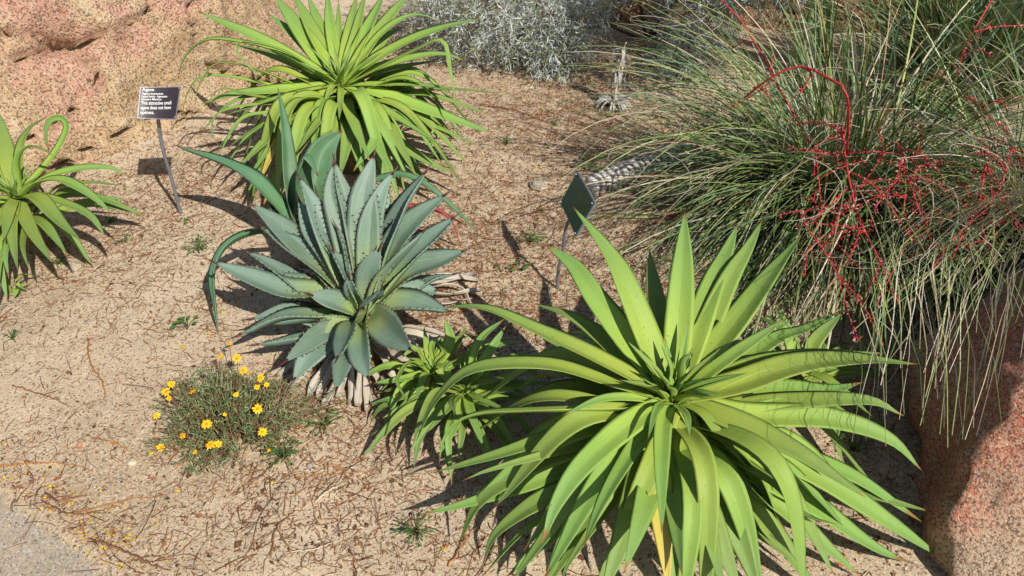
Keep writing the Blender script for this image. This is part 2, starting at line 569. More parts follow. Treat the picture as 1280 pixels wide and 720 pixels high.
def boulder(name, c, r, mat, label, seed, cuts=9, sub=6, rough=1.0, sink=0.25, flat=0.72, fixed=None, crack=0.035, lump=1.0):
    bm = bmesh.new()
    bmesh.ops.create_icosphere(bm, subdivisions=sub, radius=1.0)
    rs = random.Random(seed)
    planes = []
    for _ in range(cuts):
        n = Vector((rs.gauss(0, 1), rs.gauss(0, 1), rs.gauss(0.1, 0.8))).normalized()
        planes.append((n, rs.uniform(flat, flat + 0.2)))
    if fixed: planes = [(Vector(n).normalized(), d) for n, d in fixed]
    off = Vector((seed * 3.1, seed * 1.7, seed * 0.9))
    for v in bm.verts:
        p = v.co.copy()
        for n, d in planes:
            e = p.dot(n) - d
            if e > 0: p -= n * e * 0.88
        q = p * 1.1 + off
        h = (0.13 * mnoise.noise(q) + 0.07 * mnoise.noise(q * 2.3)) * lump
        w = Vector((p.x * r[0], p.y * r[1], p.z * r[2]))
        q2 = w + off
        h2 = (0.022 * mnoise.noise(q2 * 4) + 0.014 * mnoise.noise(q2 * 9.5) + 0.010 * (1 - abs(mnoise.noise(q2 * 6 + off))) +
              0.006 * mnoise.noise(q2 * 24)) * rough
        cr = abs(mnoise.noise(Vector((q2.x * 1.6, q2.y * 1.6, q2.z * 4.2)) + off * 2))
        if crack and cr < crack: h2 -= 0.05 * (1 - cr / crack) * rough
        nn = Vector((p.x / r[0], p.y / r[1], p.z / r[2])).normalized()
        v.co = w * (1 + h) + nn * h2
    zmin = min(v.co.z for v in bm.verts)
    me = bpy.data.meshes.new(name); bm.to_mesh(me); bm.free()
    me.polygons.foreach_set('use_smooth', [True] * len(me.polygons))
    me.materials.append(mat)
    o = bpy.data.objects.new(name, me)
    o.location = c
    COL.objects.link(o)
    return tag(o, label, 'boulder')


boulder('boulder', (-2.95, 4.22, 0.10), (1.85, 1.60, 1.35), M['granite_pink'],
        'huge pink and tan speckled granite boulder behind the small text sign', 4, 10, 7, 2.5, crack=0.03, fixed=[((0.25, -0.75, 0.62), 0.80), ((0.75, -0.6, 0.25), 0.86), ((-0.4, -0.85, 0.3), 0.88), ((0.2, -0.3, 1), 0.84), ((0.9, 0.2, 0.4), 0.85), ((-0.2, -0.35, 0.92), 0.80)])
boulder('boulder', (2.02, 1.21, 0.0), (1.0, 0.8, 0.72), M['granite_red'],
        'rust red boulder with a tan patch, beside the large bright green rosette', 9, 8, 7, 1.9, crack=0.0, lump=0.4, fixed=[((-0.95, 0.2, 0.06), 0.925), ((-0.3, -0.78, 0.54), 0.53), ((0.0, 0.2, 1), 0.74), ((0.2, -0.85, 0.45), 0.6), ((-0.5, 0.1, 0.85), 0.93)])
boulder('boulder', (0.75, 5.35, 0.1), (1.0, 0.6, 0.7), M['granite_brown'],
        'dark brown boulder shaded beneath the silvery shrubs', 15, 8, 6, 0.9)
boulder('boulder', (2.25, 5.1, 0.1), (1.0, 0.65, 0.7), M['granite_brown'],
        'orange brown layered boulder behind the tall strap leaved clumps', 21, 8, 6, 0.9)

# ------------------------------------------------------------------ leaf builder


def prof_green(t):
    t = np.asarray(t)
    a = 0.72 + 0.28 * np.sin(np.clip(t / 0.32, 0, 1) * np.pi / 2)
    b = np.where(t > 0.32, np.clip(1 - ((t - 0.32) / 0.68) ** 1.9, 0, 1) ** 0.95, 1)
    return a * b


def prof_agave(t):
    t = np.asarray(t)
    a = 0.62 + 0.38 * np.sin(np.clip(t / 0.52, 0, 1) * np.pi / 2)
    b = np.where(t > 0.52, np.clip(1 - ((t - 0.52) / 0.48) ** 1.75, 0, 1), 1)
    return a * b


def prof_dead(t):
    t = np.asarray(t)
    return 0.7 + 0.3 * np.sin(t * 9) * 0.3 - 0.45 * t ** 3


def leaf_geom(pts, width, prof, radial, fold=0.22, thick=0.006, twist=0.0, wav=0.0, nseg=24, seed=0.0, endtwist=0.0, recurl=0.0):
    C, L = catmull(pts, nseg + 1)
    t = np.linspace(0, 1, nseg + 1)
    T = np.gradient(C, axis=0); T /= np.linalg.norm(T, axis=1, keepdims=True)
    side0 = unit(np.cross([0, 0, 1], radial))
    # transported side vector
    S = np.zeros_like(C)
    s = side0
    for i in range(nseg + 1):
        s = unit(s - T[i] * (s @ T[i]))
        S[i] = s
    N = np.cross(T, S)
    if N[0, 2] < 0 or (abs(N[0, 2]) < 0.05 and N[0] @ radial > 0):
        N = -N
    tw = twist + endtwist * t ** 2
    S2 = S * np.cos(tw)[:, None] + N * np.sin(tw)[:, None]
    N2 = np.cross(T, S2)
    N2 *= np.sign((N2 * N).sum(1) + 1e-9)[:, None]
    w = width * 0.5 * prof(t)
    w = np.maximum(w, 0.0006)
    us = np.array([-1, -0.7, -0.36, -0.07, 0.07, 0.36, 0.7, 1.0])
    fo = fold * (1 - 0.45 * t) + recurl * t
    rows = []
    lc = []
    for i in range(nseg + 1):
        wv = wav * w[i] * np.sin(t[i] * 17 + seed * 9)
        wv2 = wav * w[i] * np.sin(t[i] * 14 + 2 + seed * 5)
        top = []
        for u in us:
            h = fo[i] * w[i] * (abs(u) ** 1.1) * 2.0
            h += (wv if u < 0 else wv2) * abs(u) ** 3
            top.append(C[i] + S2[i] * (u * w[i] * (1 - 0.25 * abs(fo[i]) * abs(u))) + N2[i] * h)
            lc.append((u, t[i], seed))
        bot = []
        th = min(thick, w[i] * 0.5)
        for k, u in reversed(list(enumerate(us[1:-1]))):
            bot.append(top[k + 1] - N2[i] * th * (1 - u * u) ** 0.7)
            lc.append((u, t[i], seed))
        rows.append(top + bot)
    V = np.array(rows).reshape(-1, 3)
    R = len(rows[0])
    idx = np.arange((nseg + 1) * R).reshape(nseg + 1, R)
    nx = np.roll(idx, -1, axis=1)
    F = np.stack([idx[:-1], nx[:-1], nx[1:], idx[1:]], axis=-1).reshape(-1, 4).tolist()
    F.append(idx[0, ::-1].tolist()); F.append(idx[-1].tolist())
    edge = (np.array([r[0] for r in rows]), np.array([r[7] for r in rows]))
    return V, F, np.array(lc), dict(C=C, T=T, S=S2, N=N2, w=w, edge=edge, L=L)


def solve_leaf(Cw, trace, Lmax, s=None, arch=0.10, lo=0.0, foff=0.02, zmin=0.012):
    """pixel trace (points from near the base to the tip) -> 3D control points.
    The leaf's known length fixes how far its tip lies in front of or behind the crown."""
    D = depth_of(Cw)
    cpx = np.array([640 + FPX * (Cw[0]) / D, 360 - FPX * ((Cw[1]) * SP + (Cw[2] - CAM_H) * CP) / D])
    tip = np.array(trace[-1], float)
    dpx = tip - cpx
    d = np.linalg.norm(dpx) / FPX * D
    r = math.sqrt(max(Lmax ** 2 - d ** 2, 0.0))
    if s is None:
        sn = -dpx[1] / (np.linalg.norm(dpx) + 1e-9)
        s = r * min(max(sn * 1.4, -0.72), 0.5)
    Tp = CAMV + ray(*tip) * (D + s)
    # long drooping leaves end on the soil, not below it
    g = gh(Tp[0], Tp[1]) + zmin
    if Tp[2] < g:
        Tp = pt(tip[0], tip[1], g)
    rad = unit([Tp[0] - Cw[0], Tp[1] - Cw[1], 0])
    B = np.array(Cw) + rad * foff - np.array([0, 0, lo])
    P = [B]
    q = [cpx] + [np.array(p, float) for p in trace]
    cl = np.concatenate([[0], np.cumsum([np.linalg.norm(b - a) for a, b in zip(q[:-1], q[1:])])])
    cl /= cl[-1]
    LL = np.linalg.norm(Tp - B)
    for k, p in enumerate(trace[:-1]):
        f = cl[k + 1]
        guess = B * (1 - f) + Tp * f + np.array([0, 0, 4 * f * (1 - f) * arch * LL])
        w = on_ray_near(p[0], p[1], guess)
        gz = gh(w[0], w[1]) + zmin
        if w[2] < gz: w = pt(p[0], p[1], gz)
        P.append(w)
    P.append(Tp)
    return P, rad


def add_leaf(parent, pts, rad, w, prof, mat, name='leaf', **kw):
    o0 = np.array(parent.location)
    V, F, lc, info = leaf_geom(pts, w, prof, rad, **kw)
    o = mesh_obj(name, V - o0, F, mat, parent, attrs={'lc': ('FLOAT_VECTOR', lc)})
    return o, info


def crown_stub(parent, Cw, r, ztop):
    """short fibrous trunk that carries the leaf bases"""
    o0 = np.array(parent.location)
    z0 = -0.03
    zs = np.linspace(z0, ztop, 8)
    P = np.stack([np.full(8, Cw[0]), np.full(8, Cw[1]), zs], 1)[None]
    R = np.linspace(r * 1.1, r * 0.5, 8)[None] * (1 + 0.1 * np.sin(np.arange(8) * 2.4))[None]
    V, F = tubes(P, R, 14)
    return mesh_obj('trunk', V - o0, F, M['crown'], parent)


def rosette(name, cpx, cz, traces, fill, L, label, mat='green', seed=1, cat='agave', prof=prof_green, thick=0.0035, fold=0.17, fillw=0.05, stub=0.045, group=None, fill_az=None):
    rs = random.Random(seed)
    Cw = pt(cpx[0], cpx[1], cz)
    base = np.array([Cw[0], Cw[1], gh(Cw[0], Cw[1])])
    e = empty(name, base, label, cat, group)
    crown_stub(e, Cw, stub, cz - 0.05)
    D = depth_of(Cw)
    for tr in traces:
        w, pts = tr[0], tr[1]
        op = tr[2] if len(tr) > 2 else {}
        P, rad = solve_leaf(Cw, pts, op.get('L', L), op.get('s'), op.get('arch', 0.10), op.get('lo', 0.02), op.get('foff', 0.02))
        add_leaf(e, P, rad, w * np.mean([depth_of(q) for q in P[1:]]) / FPX * 1.16, op.get('prof', prof), M[op.get('mat', mat)], fold=op.get('fold', fold) * rs.uniform(0.7, 1.3), thick=thick,
                 twist=op.get('tw', rs.uniform(-0.25, 0.25)), endtwist=rs.uniform(-0.5, 0.5), wav=rs.uniform(0, 0.06), seed=rs.random())
    for i in range(14):
        az = i * 2.4
        rad = np.array([math.cos(az), math.sin(az), 0])
        el = 1.45 - i * 0.05
        ln = L * (0.16 + 0.012 * i) * rs.uniform(0.85, 1.15)
        B = Cw + rad * 0.004 - np.array([0, 0, 0.03])
        dv = rad * math.cos(el) + np.array([0, 0, math.sin(el)])
        add_leaf(e, [B, B + dv * ln * 0.5, B + dv * ln + rad * ln * 0.15], rad, fillw * 0.45 * (0.7 + i * 0.03), prof, M[mat], fold=0.5, thick=thick, nseg=14,
                 twist=rs.uniform(-0.3, 0.3), endtwist=rs.uniform(-0.5, 0.5), seed=rs.random())
    for i in range(fill):
        az = rs.uniform(0, 2 * math.pi) if fill_az is None else math.radians(rs.uniform(*fill_az))
        rad = np.array([math.cos(az), math.sin(az), 0])
        ln = L * rs.uniform(0.65, 0.95)
        el = rs.uniform(-0.15, 0.22)
        B = Cw + rad * 0.02 - np.array([0, 0, rs.uniform(0.06, 0.14)])
        B[2] = max(B[2], 0.05)
        Mi = B + rad * ln * 0.5 + np.array([0, 0, ln * (0.5 * el + 0.10)])
        Tp = B + rad * ln * 0.93 + np.array([rs.uniform(-.05, .05), rs.uniform(-.05, .05), 0])
        Tp[2] = max(0.015 + gh(Tp[0], Tp[1]), Cw[2] * rs.uniform(0.0, 0.45))
        Mi[2] = max(Mi[2], 0.04)
        add_leaf(e, [B, Mi, Tp], rad, fillw * rs.uniform(0.8, 1.15), prof, M[mat], fold=fold, thick=thick, twist=rs.uniform(-0.3, 0.3),
                 endtwist=rs.uniform(-0.6, 0.6), wav=0.04, seed=rs.random())
    return e, Cw


# ------------------------------------------------------------------ front rosette (traced leaf by leaf)
LO = dict(lo=0.10, arch=0.05)
front = [
    (18, [(720, 690), (700, 735)], LO), (26, [(663, 693), (632, 722)], LO), (35, [(803, 640), (780, 715)], LO),
    (30, [(838, 590), (853, 720)], LO), (14, [(630, 582), (578, 601)], LO), (22, [(700, 590), (587, 628), (525, 643)], LO),
    (24, [(700, 545), (630, 566), (541, 591)], dict(lo=0.08)), (20, [(690, 640), (650, 668), (602, 722)], LO),
    (28, [(960, 430), (1005, 412), (1052, 388)], LO), (32, [(960, 490), (1037, 487), (1078, 478)], LO),
    (30, [(960, 560), (1060, 592), (1152, 652)], LO), (26, [(920, 560), (1060, 610), (1165, 640)], LO),
    (30, [(960, 505), (1080, 500), (1130, 520)], LO), (26, [(960, 600), (1000, 640), (1048, 656)], LO),
    (24, [(920, 640), (990, 700), (1010, 740)], LO), (34, [(880, 650), (905, 740)], LO),
    (25, [(817, 360), (812, 312)], dict(s=0.28)), (20, [(760, 420), (722, 395)], LO), (22, [(740, 450), (680, 420), (655, 398)], LO),
    (35, [(930, 462), (1007, 447), (1105, 441)], dict(lo=0.05)),
    (33, [(785, 365), (760, 315), (716, 258)]), (31, [(747, 377), (716, 332), (681, 305)]), (22, [(733, 407), (668, 379)], dict(lo=0.04)),
    (33, [(752, 453), (677, 417), (610, 387), (562, 384), (552, 394)]),
    (32, [(760, 478), (680, 456), (593, 461), (545, 500), (520, 552)], dict(arch=0.11)),
    (32, [(852, 345), (856, 265)]), (32, [(886, 368), (906, 320), (922, 280)]), (28, [(905, 362), (935, 310), (953, 275)], dict(lo=0.05)),
    (37, [(920, 402), (962, 345), (1004, 291)]), (20, [(900, 455), (982, 398)], dict(s=-0.02)),
    (40, [(920, 482), (993, 458), (1070, 450), (1148, 455)]),
    (33, [(930, 520), (1033, 524), (1110, 548), (1152, 588)], dict(arch=0.09)),
    (33, [(905, 522), (987, 560), (1040, 594), (1082, 622)], dict(arch=0.09)),
    (36, [(900, 548), (1007, 588), (1110, 652), (1177, 697)]), (36, [(900, 565), (1007, 626), (1090, 682), (1135, 703)], dict(lo=0.04)),
    (33, [(900, 575), (980, 637), (1075, 720)]), (38, [(905, 590), (963, 660), (1025, 745)]),
    (38, [(868, 560), (910, 637), (952, 750)], dict(arch=0.06)), (38, [(855, 585), (887, 647), (928, 750)]),
    (17, [(878, 518), (900, 545), (932, 582)], dict(s=-0.15)),
    (28, [(775, 512), (653, 514), (587, 520), (556, 545), (549, 581)], dict(arch=0.14, tw=0.6)),
    (36, [(755, 545), (680, 573), (603, 623), (573, 681)], dict(arch=0.09)),
    (34, [(735, 600), (670, 630), (620, 667), (604, 704)], dict(arch=0.09)),
    (33, [(795, 525), (733, 577), (697, 627), (677, 681)], dict(arch=0.11)),
    (38, [(770, 585), (720, 667), (675, 745)]), (25, [(790, 565), (750, 633), (729, 685)], dict(arch=0.05)),
    (40, [(812, 570), (787, 647), (752, 745)], dict(arch=0.05)),
    (34, [(824, 600), (830, 680), (836, 740)], dict(mat='yellow', lo=0.08)),
    (22, [(829, 530), (826, 590), (827, 668)], dict(s=-0.38, arch=0.11)),
    (10, [(822, 508), (810, 548)], dict(s=-0.2)), (13, [(760, 497), (703, 519)], dict(s=-0.1)),
    (14, [(852, 455), (866, 440)], dict(s=-0.06)), (12, [(838, 460), (826, 430)], dict(s=-0.05)), (12, [(858, 520), (862, 545)], dict(s=-0.2)),
    (12, [(870, 490), (900, 492)], dict(s=-0.1)), (12, [(820, 485), (800, 470)], dict(s=-0.1)),
]
rosette('green_agave', (843, 490), 0.33, front, 36, 0.60,
        'largest bright yellow green agave rosette with long arching straps, beside the red boulder', 'green', 11, fillw=0.055)

# ------------------------------------------------------------------ back rosette
back = [
    (20, [(412, 150), (405, 218)], LO), (20, [(436, 160), (425, 222)], LO), (20, [(390, 160), (350, 225)], LO), (20, [(455, 150), (490, 218)], LO), (18, [(478, 150), (520, 218)], LO),
    (18, [(420, 160), (385, 222)], LO), (18, [(440, 165), (455, 225)], LO),
    (18, [(470, 165), (442, 214)], LO), (18, [(360, 160), (322, 231)], dict(lo=0.1, mat='yellow')),
    (16, [(360, 140), (304, 170), (284, 186)], LO), (14, [(400, 150), (371, 190)], LO), (16, [(370, 145), (311, 221)], LO),
    (10, [(520, 150), (567, 168), (601, 184)], LO), (12, [(520, 118), (560, 125), (614, 144)], LO), (9, [(540, 112), (613, 115), (641, 117)], LO),
    (6, [(330, 130), (275, 140), (265, 165), (276, 186)], LO), (7, [(330, 90), (275, 78), (252, 100), (244, 125), (248, 143)], LO),
    (6, [(310, 100), (255, 95), (235, 115), (226, 152)], LO), (7, [(320, 120), (280, 110), (262, 125), (268, 140)], LO),
    (8, [(330, 120), (290, 128), (256, 160), (250, 175)], LO), (7, [(340, 140), (300, 150), (270, 200)], LO), (8, [(350, 150), (310, 170), (278, 215)], LO),
    (12, [(480, 50), (507, 33)], LO), (14, [(470, 50), (511, 20), (545, 22)], dict(lo=0.05)),
    (20, [(324, 49), (285, 31), (249, 15)]), (14, [(342, 71), (282, 52)]),
    (9, [(360, 66), (306, 52), (296, 62), (312, 84), (342, 104)], dict(arch=0.2)),
    (12, [(350, 66), (291, 51), (255, 51), (231, 71), (222, 100)], dict(arch=0.2)),
    (16, [(367, 44), (335, 17)]), (22, [(384, 51), (342, -8)]), (20, [(393, 44), (365, -12)]), (16, [(404, 45), (384, -8)]),
    (14, [(413, 33), (409, -16)]), (10, [(424, 45), (423, 0)]), (17, [(338, 113), (290, 118), (251, 130)]), (17, [(355, 121), (284, 143)]),
    (22, [(380, 135), (342, 167), (295, 212)]), (15, [(436, 44), (447, -10)]), (14, [(443, 48), (458, -14)]), (20, [(456, 44), (483, -14)]),
    (20, [(471, 42), (514, -12)]), (22, [(470, 75), (511, 52), (560, 33), (603, 23)]), (18, [(480, 84), (545, 68), (583, 76)]),
    (16, [(489, 87), (552, 75)]), (14, [(515, 106), (584, 113)]), (20, [(470, 115), (524, 134), (618, 167)]), (16, [(511, 157), (560, 187)]),
    (20, [(480, 165), (530, 200), (571, 218)]), (18, [(447, 125), (484, 174), (551, 249)]), (16, [(442, 154), (462, 200)]),
    (9, [(520, 62), (553, 51), (563, 89), (571, 139)], dict(arch=0.25)),
    (8, [(430, 92), (436, 70)], dict(s=-0.02)), (8, [(418, 90), (410, 70)], dict(s=-0.02)), (8, [(415, 108), (405, 130)], dict(s=-0.12)),
    (8, [(426, 118), (424, 150)], dict(s=-0.2)),
]
rosette('green_agave', (425, 100), 0.40, back, 52, 0.62,
        'bright green agave rosette of many straight straps, behind the blue grey agave', 'green', 12, fillw=0.055)

# ------------------------------------------------------------------ left rosette
left = [
    (18, [(8, 190), (-2, 138)]), (15, [(26, 185), (38, 160), (62, 143)]),
    (11, [(56, 208), (76, 180), (84, 158), (77, 147), (63, 150), (57, 166), (61, 190)], dict(arch=0.1)),
    (12, [(22, 200), (40, 182), (68, 195)], dict(s=-0.1)), (13, [(60, 222), (101, 211), (137, 210), (163, 222)]),
    (18, [(50, 228), (78, 226), (112, 243), (141, 268)], dict(s=-0.1, arch=0.15)), (9, [(70, 235), (110, 228), (156, 232)], LO),
    (9, [(80, 238), (115, 245), (164, 250)], LO), (8, [(80, 240), (130, 250), (158, 258)], LO), (17, [(50, 246), (90, 258), (115, 272), (132, 297)]),
    (20, [(47, 248), (76, 279), (103, 303)], dict(arch=0.14)), (15, [(54, 279), (84, 318)], LO), (16, [(38, 285), (65, 328)]), (16, [(15, 285), (22, 337)]),
    (10, [(29, 308), (36, 337)], LO), (10, [(8, 310), (11, 348)], LO), (16, [(-20, 220), (-60, 200)]), (16, [(-20, 250), (-70, 270)]),
    (16, [(-5, 280), (-30, 330)]), (14, [(0, 200), (-40, 150)]), (14, [(12, 262), (4, 300)], dict(s=-0.2)),
]
rosette('green_agave', (18, 239), 0.24, left, 14, 0.45,
        'green agave rosette with one leaf looped over, against the pink boulder', 'green_deep', 13, fillw=0.045, stub=0.04)

# ------------------------------------------------------------------ pups
pup1 = [(9, [(533, 430), (530, 409)], dict(s=0)), (15, [(562, 426), (556, 398)], dict(s=0.02)), (13, [(507, 473), (467, 479)]), (8, [(515, 452), (497, 474), (507, 499)]),
        (10, [(525, 440), (512, 430)], dict(s=0)), (9, [(520, 436), (500, 448)], dict(s=-.05)), (9, [(540, 432), (551, 418)], dict(s=0)),
        (12, [(516, 501), (478, 507), (461, 533)]), (14, [(520, 498), (478, 523)]), (8, [(555, 440), (545, 425)], dict(s=0)), (10, [(530, 470), (520, 500)]),
        (9, [(526, 452), (509, 447)], dict(s=-.06))]
rosette('agave_pup', (540, 455), 0.10, pup1, 14, 0.28, 'small lime green agave pup touching the blue grey agave', 'green', 14, fillw=0.026, stub=0.018, thick=0.004)
pup2 = [(14, [(599, 428), (631, 398)], dict(s=0.03)), (14, [(608, 445), (632, 408)], dict(s=0.03)), (13, [(545, 490), (524, 530), (517, 556)]),
        (11, [(565, 500), (570, 520)]), (12, [(560, 510), (535, 540)]), (12, [(590, 520), (605, 560)]), (12, [(600, 480), (640, 470)]), (12, [(600, 500), (650, 520)]),
        (11, [(556, 462), (572, 448)], dict(s=-.05)), (12, [(540, 520), (512, 567)]), (12, [(570, 530), (548, 570)])]
rosette('agave_pup', (580, 480), 0.11, pup2, 30, 0.32, 'dark green agave pup half hidden beneath the largest rosette', 'green_deep', 15, fillw=0.03, stub=0.02, thick=0.004)
pup5 = [(18, [(1020, 425), (1052, 392)], dict(s=0.03)), (18, [(1030, 450), (1085, 455)]), (18, [(985, 420), (970, 380)], dict(s=0.03)), (16, [(1040, 480), (1090, 520)])]
rosette('agave_pup', (1005, 455), 0.12, pup5, 18, 0.32, 'shaded agave pup between the largest rosette and the biggest strap clump', 'green_deep', 18, fillw=0.036, stub=0.02, thick=0.004)
pup3 = [(6, [(530, 140), (520, 132)], dict(s=0)), (6, [(545, 138), (562, 140)]), (6, [(540, 150), (556, 160)]), (6, [(528, 150), (515, 152)]), (5, [(545, 145), (570, 152)])]
rosette('agave_pup', (535, 145), 0.07, pup3, 8, 0.16, 'tiny yellowish agave pup under the straps of the rear rosette', 'green', 16, fillw=0.02, stub=0.012, thick=0.003)
pup4 = [(7, [(10, 357), (0, 361)], dict(s=0)), (7, [(18, 352), (24, 348)], dict(s=0)), (7, [(20, 362), (18, 372)]), (6, [(24, 358), (36, 354)])]
rosette('agave_pup', (17, 358), 0.03, pup4, 2, 0.07, 'tiny agave seedling alone on the sand below the looped leaf rosette', 'green', 17, fillw=0.014, stub=0.008, thick=0.002)

# ------------------------------------------------------------------ blue grey agave
rsb = random.Random(21)
CB = pt(455, 388, 0.17)
DB = depth_of(CB)
blue = empty('blue_agave', (CB[0], CB[1], gh(CB[0], CB[1])), 'blue grey agave with broad toothed leaves and dark spines, among bleached dead leaves', 'agave')
crown_stub(blue, CB, 0.06, 0.16)
blue_tr = [
    (30, [(345, 336), (307, 314)], LO), (25, [(370, 392), (312, 399)], LO), (24, [(380, 425), (318, 431)], LO), (22, [(530, 355), (570, 342)], LO),
    (30, [(455, 275), (456, 238), (468, 192)]), (36, [(485, 310), (507, 255), (534, 212)]), (32, [(490, 315), (515, 280), (558, 242)]),
    (38, [(510, 330), (540, 300), (569, 271)]), (40, [(505, 348), (550, 328), (582, 313)]), (33, [(490, 375), (520, 366), (548, 363)]),
    (36, [(490, 385), (527, 385), (563, 389)], dict(lo=.05)), (31, [(473, 400), (490, 415), (515, 438)], dict(s=-.2)),
    (26, [(452, 415), (453, 444), (461, 475)], dict(s=-.2)), (27, [(440, 405), (433, 425), (421, 449)], dict(s=-.24)),
    (22, [(435, 440), (426, 465), (420, 489)], dict(lo=.1)), (28, [(420, 410), (390, 442), (366, 477)], dict(s=-.16)), (20, [(410, 415), (376, 436), (355, 453)], LO),
    (26, [(405, 395), (351, 397), (296, 420)], dict(s=-.1)), (18, [(410, 396), (379, 400), (328, 405)], dict(tw=0.5)),
    (27, [(400, 370), (357, 366), (312, 348), (266, 327)], dict(s=-.02)), (20, [(400, 362), (351, 353), (302, 331)]),
    (30, [(400, 330), (345, 280), (313, 254)], dict(s=0.05)), (32, [(410, 345), (365, 310), (327, 283)]), (26, [(415, 310), (387, 248), (373, 220)]),
    (24, [(415, 320), (388, 285), (373, 248)]), (24, [(430, 290), (415, 242), (417, 202)]), (22, [(440, 280), (427, 235), (418, 200)]),
    (22, [(462, 290), (477, 240), (493, 214)]), (24, [(465, 330), (475, 280), (486, 234)], dict(tw=0.7)),
    (26, [(440, 345), (430, 305), (420, 283)], dict(s=-.03)), (34, [(447, 365), (431, 338), (414, 312)], dict(s=-.06)),
    (24, [(462, 365), (463, 337), (475, 309)], dict(s=-.06)), (25, [(475, 355), (500, 322), (531, 287)], dict(tw=-0.8, s=-.05)),
    (24, [(430, 385), (415, 378), (386, 368)], dict(s=-.12)), (18, [(455, 380), (470, 370), (478, 360)], dict(s=-.12)), (20, [(450, 375), (440, 360), (436, 345)], dict(s=-.1)),
    (24, [(430, 320), (405, 280), (395, 240)], dict(s=0.02)), (24, [(450, 310), (446, 270), (440, 240)], dict(s=0.05)),
]
for tr in blue_tr:
    w, pts = tr[0], tr[1]
    op = tr[2] if len(tr) > 2 else {}
    P, rad = solve_leaf(CB, pts, 0.40, op.get('s'), op.get('arch', 0.04), op.get('lo', 0.02), 0.015)
    lf, inf = add_leaf(blue, P, rad, w * np.mean([depth_of(q) for q in P[1:]]) / FPX * 1.5, prof_agave, M['blue'], fold=0.28 * rsb.uniform(0.7, 1.25), thick=0.010,
                       twist=op.get('tw', rsb.uniform(-0.6, 0.6)), endtwist=rsb.uniform(-0.5, 0.5), wav=0.03, seed=rsb.random())
    # teeth along both margins
    TV, TF = [], []
    o0 = np.array(blue.location)
    n = len(inf['C'])
    for sgn, ed in ((-1, inf['edge'][0]), (1, inf['edge'][1])):
        arc = np.concatenate([[0], np.cumsum(np.linalg.norm(np.diff(ed, axis=0), axis=1))])
        s = arc[-1] * 0.14
        while s < arc[-1] * 0.93:
            p = np.array([np.interp(s, arc, ed[:, k]) for k in range(3)])
            i = min(int(np.searchsorted(arc, s)), n - 1)
            out = unit(inf['S'][i] * sgn + inf['T'][i] * rsb.uniform(-0.5, 0.3) + inf['N'][i] * 0.3)
            t_ = inf['T'][i]; nn = inf['N'][i]
            h = rsb.uniform(0.005, 0.009)
            b = len(TV)
            TV += [p - t_ * 0.0028 - out * 0.001, p + t_ * 0.0028 - out * 0.001, p + nn * 0.0014 - out * 0.001, p - nn * 0.0014 - out * 0.001, p + out * h]
            TF += [(b, b + 2, b + 4), (b + 2, b + 1, b + 4), (b + 1, b + 3, b + 4), (b + 3, b, b + 4)]
            s += rsb.uniform(0.014, 0.024)
    mesh_obj('marginal_teeth', np.array(TV) - o0, TF, M['spine'], lf, smooth=False)['kind'] = 'stuff'
    tp, td = inf['C'][-1], inf['T'][-1]
    SPp = np.stack([tp - td * 0.014, tp, tp + td * 0.016, tp + td * 0.026])[None]
    V, F = tubes(SPp, np.array([[0.004, 0.0032, 0.0016, 0.0003]]), 6)
    mesh_obj('terminal_spine', V - o0, F, M['spine'], lf)
# bleached dead leaves hanging round its foot
dead_tr = [(16, [(500, 360), (555, 352), (596, 340)]), (20, [(510, 368), (560, 368), (603, 362)]), (18, [(505, 375), (550, 378), (592, 372)]), (15, [(520, 355), (566, 345), (600, 350)]),
           (16, [(425, 440), (400, 470), (385, 498)]), (16, [(435, 450), (420, 480), (412, 505)]), (14, [(410, 440), (380, 465), (358, 488)]), (15, [(450, 455), (455, 480), (468, 508)]),
           (14, [(440, 455), (438, 485), (435, 506)]), (12, [(400, 435), (365, 455), (345, 470)]), (12, [(480, 440), (500, 460), (510, 470)]), (14, [(420, 455), (402, 485), (398, 500)]),
           (10, [(530, 362), (575, 358), (590, 384)]), (12, [(455, 450), (470, 470), (478, 490)])]
for q in range(16):
    a_ = rsb.uniform(200, 345) if q < 11 else rsb.uniform(-30, 20)
    d_ = np.array([math.cos(math.radians(a_)), math.sin(math.radians(a_)), 0])
    l_ = rsb.uniform(0.2, 0.29)
    P = [np.array([CB[0], CB[1], 0.07]) + d_ * 0.04, np.array([CB[0], CB[1], rsb.uniform(0.04, 0.1)]) + d_ * l_ * 0.6, CB * np.array([1, 1, 0]) + d_ * l_ + np.array([0, 0, 0.015])]
    add_leaf(blue, P, d_, rsb.uniform(0.03, 0.06), prof_dead, M['dead'], 'dead_leaf', fold=rsb.uniform(-0.3, 0.5), thick=0.004,
             twist=rsb.uniform(-0.6, 0.6), endtwist=rsb.uniform(-1, 1), wav=0.3, seed=rsb.random())
for w, pts in dead_tr:
    P = [np.array([CB[0], CB[1], 0.09])] + [pt(x, y, gh(*pt(x, y)[:2]) + z) for (x, y), z in zip(pts, (0.07, 0.035, 0.012))]
    rad = unit([P[-1][0] - CB[0], P[-1][1] - CB[1], 0])
    add_leaf(blue, P, rad, w * DB / FPX * 1.35, prof_dead, M['dead'], 'dead_leaf', fold=rsb.uniform(-0.3, 0.5), thick=0.004,
             twist=rsb.uniform(-0.5, 0.5), endtwist=rsb.uniform(-1, 1), wav=0.25, seed=rsb.random())

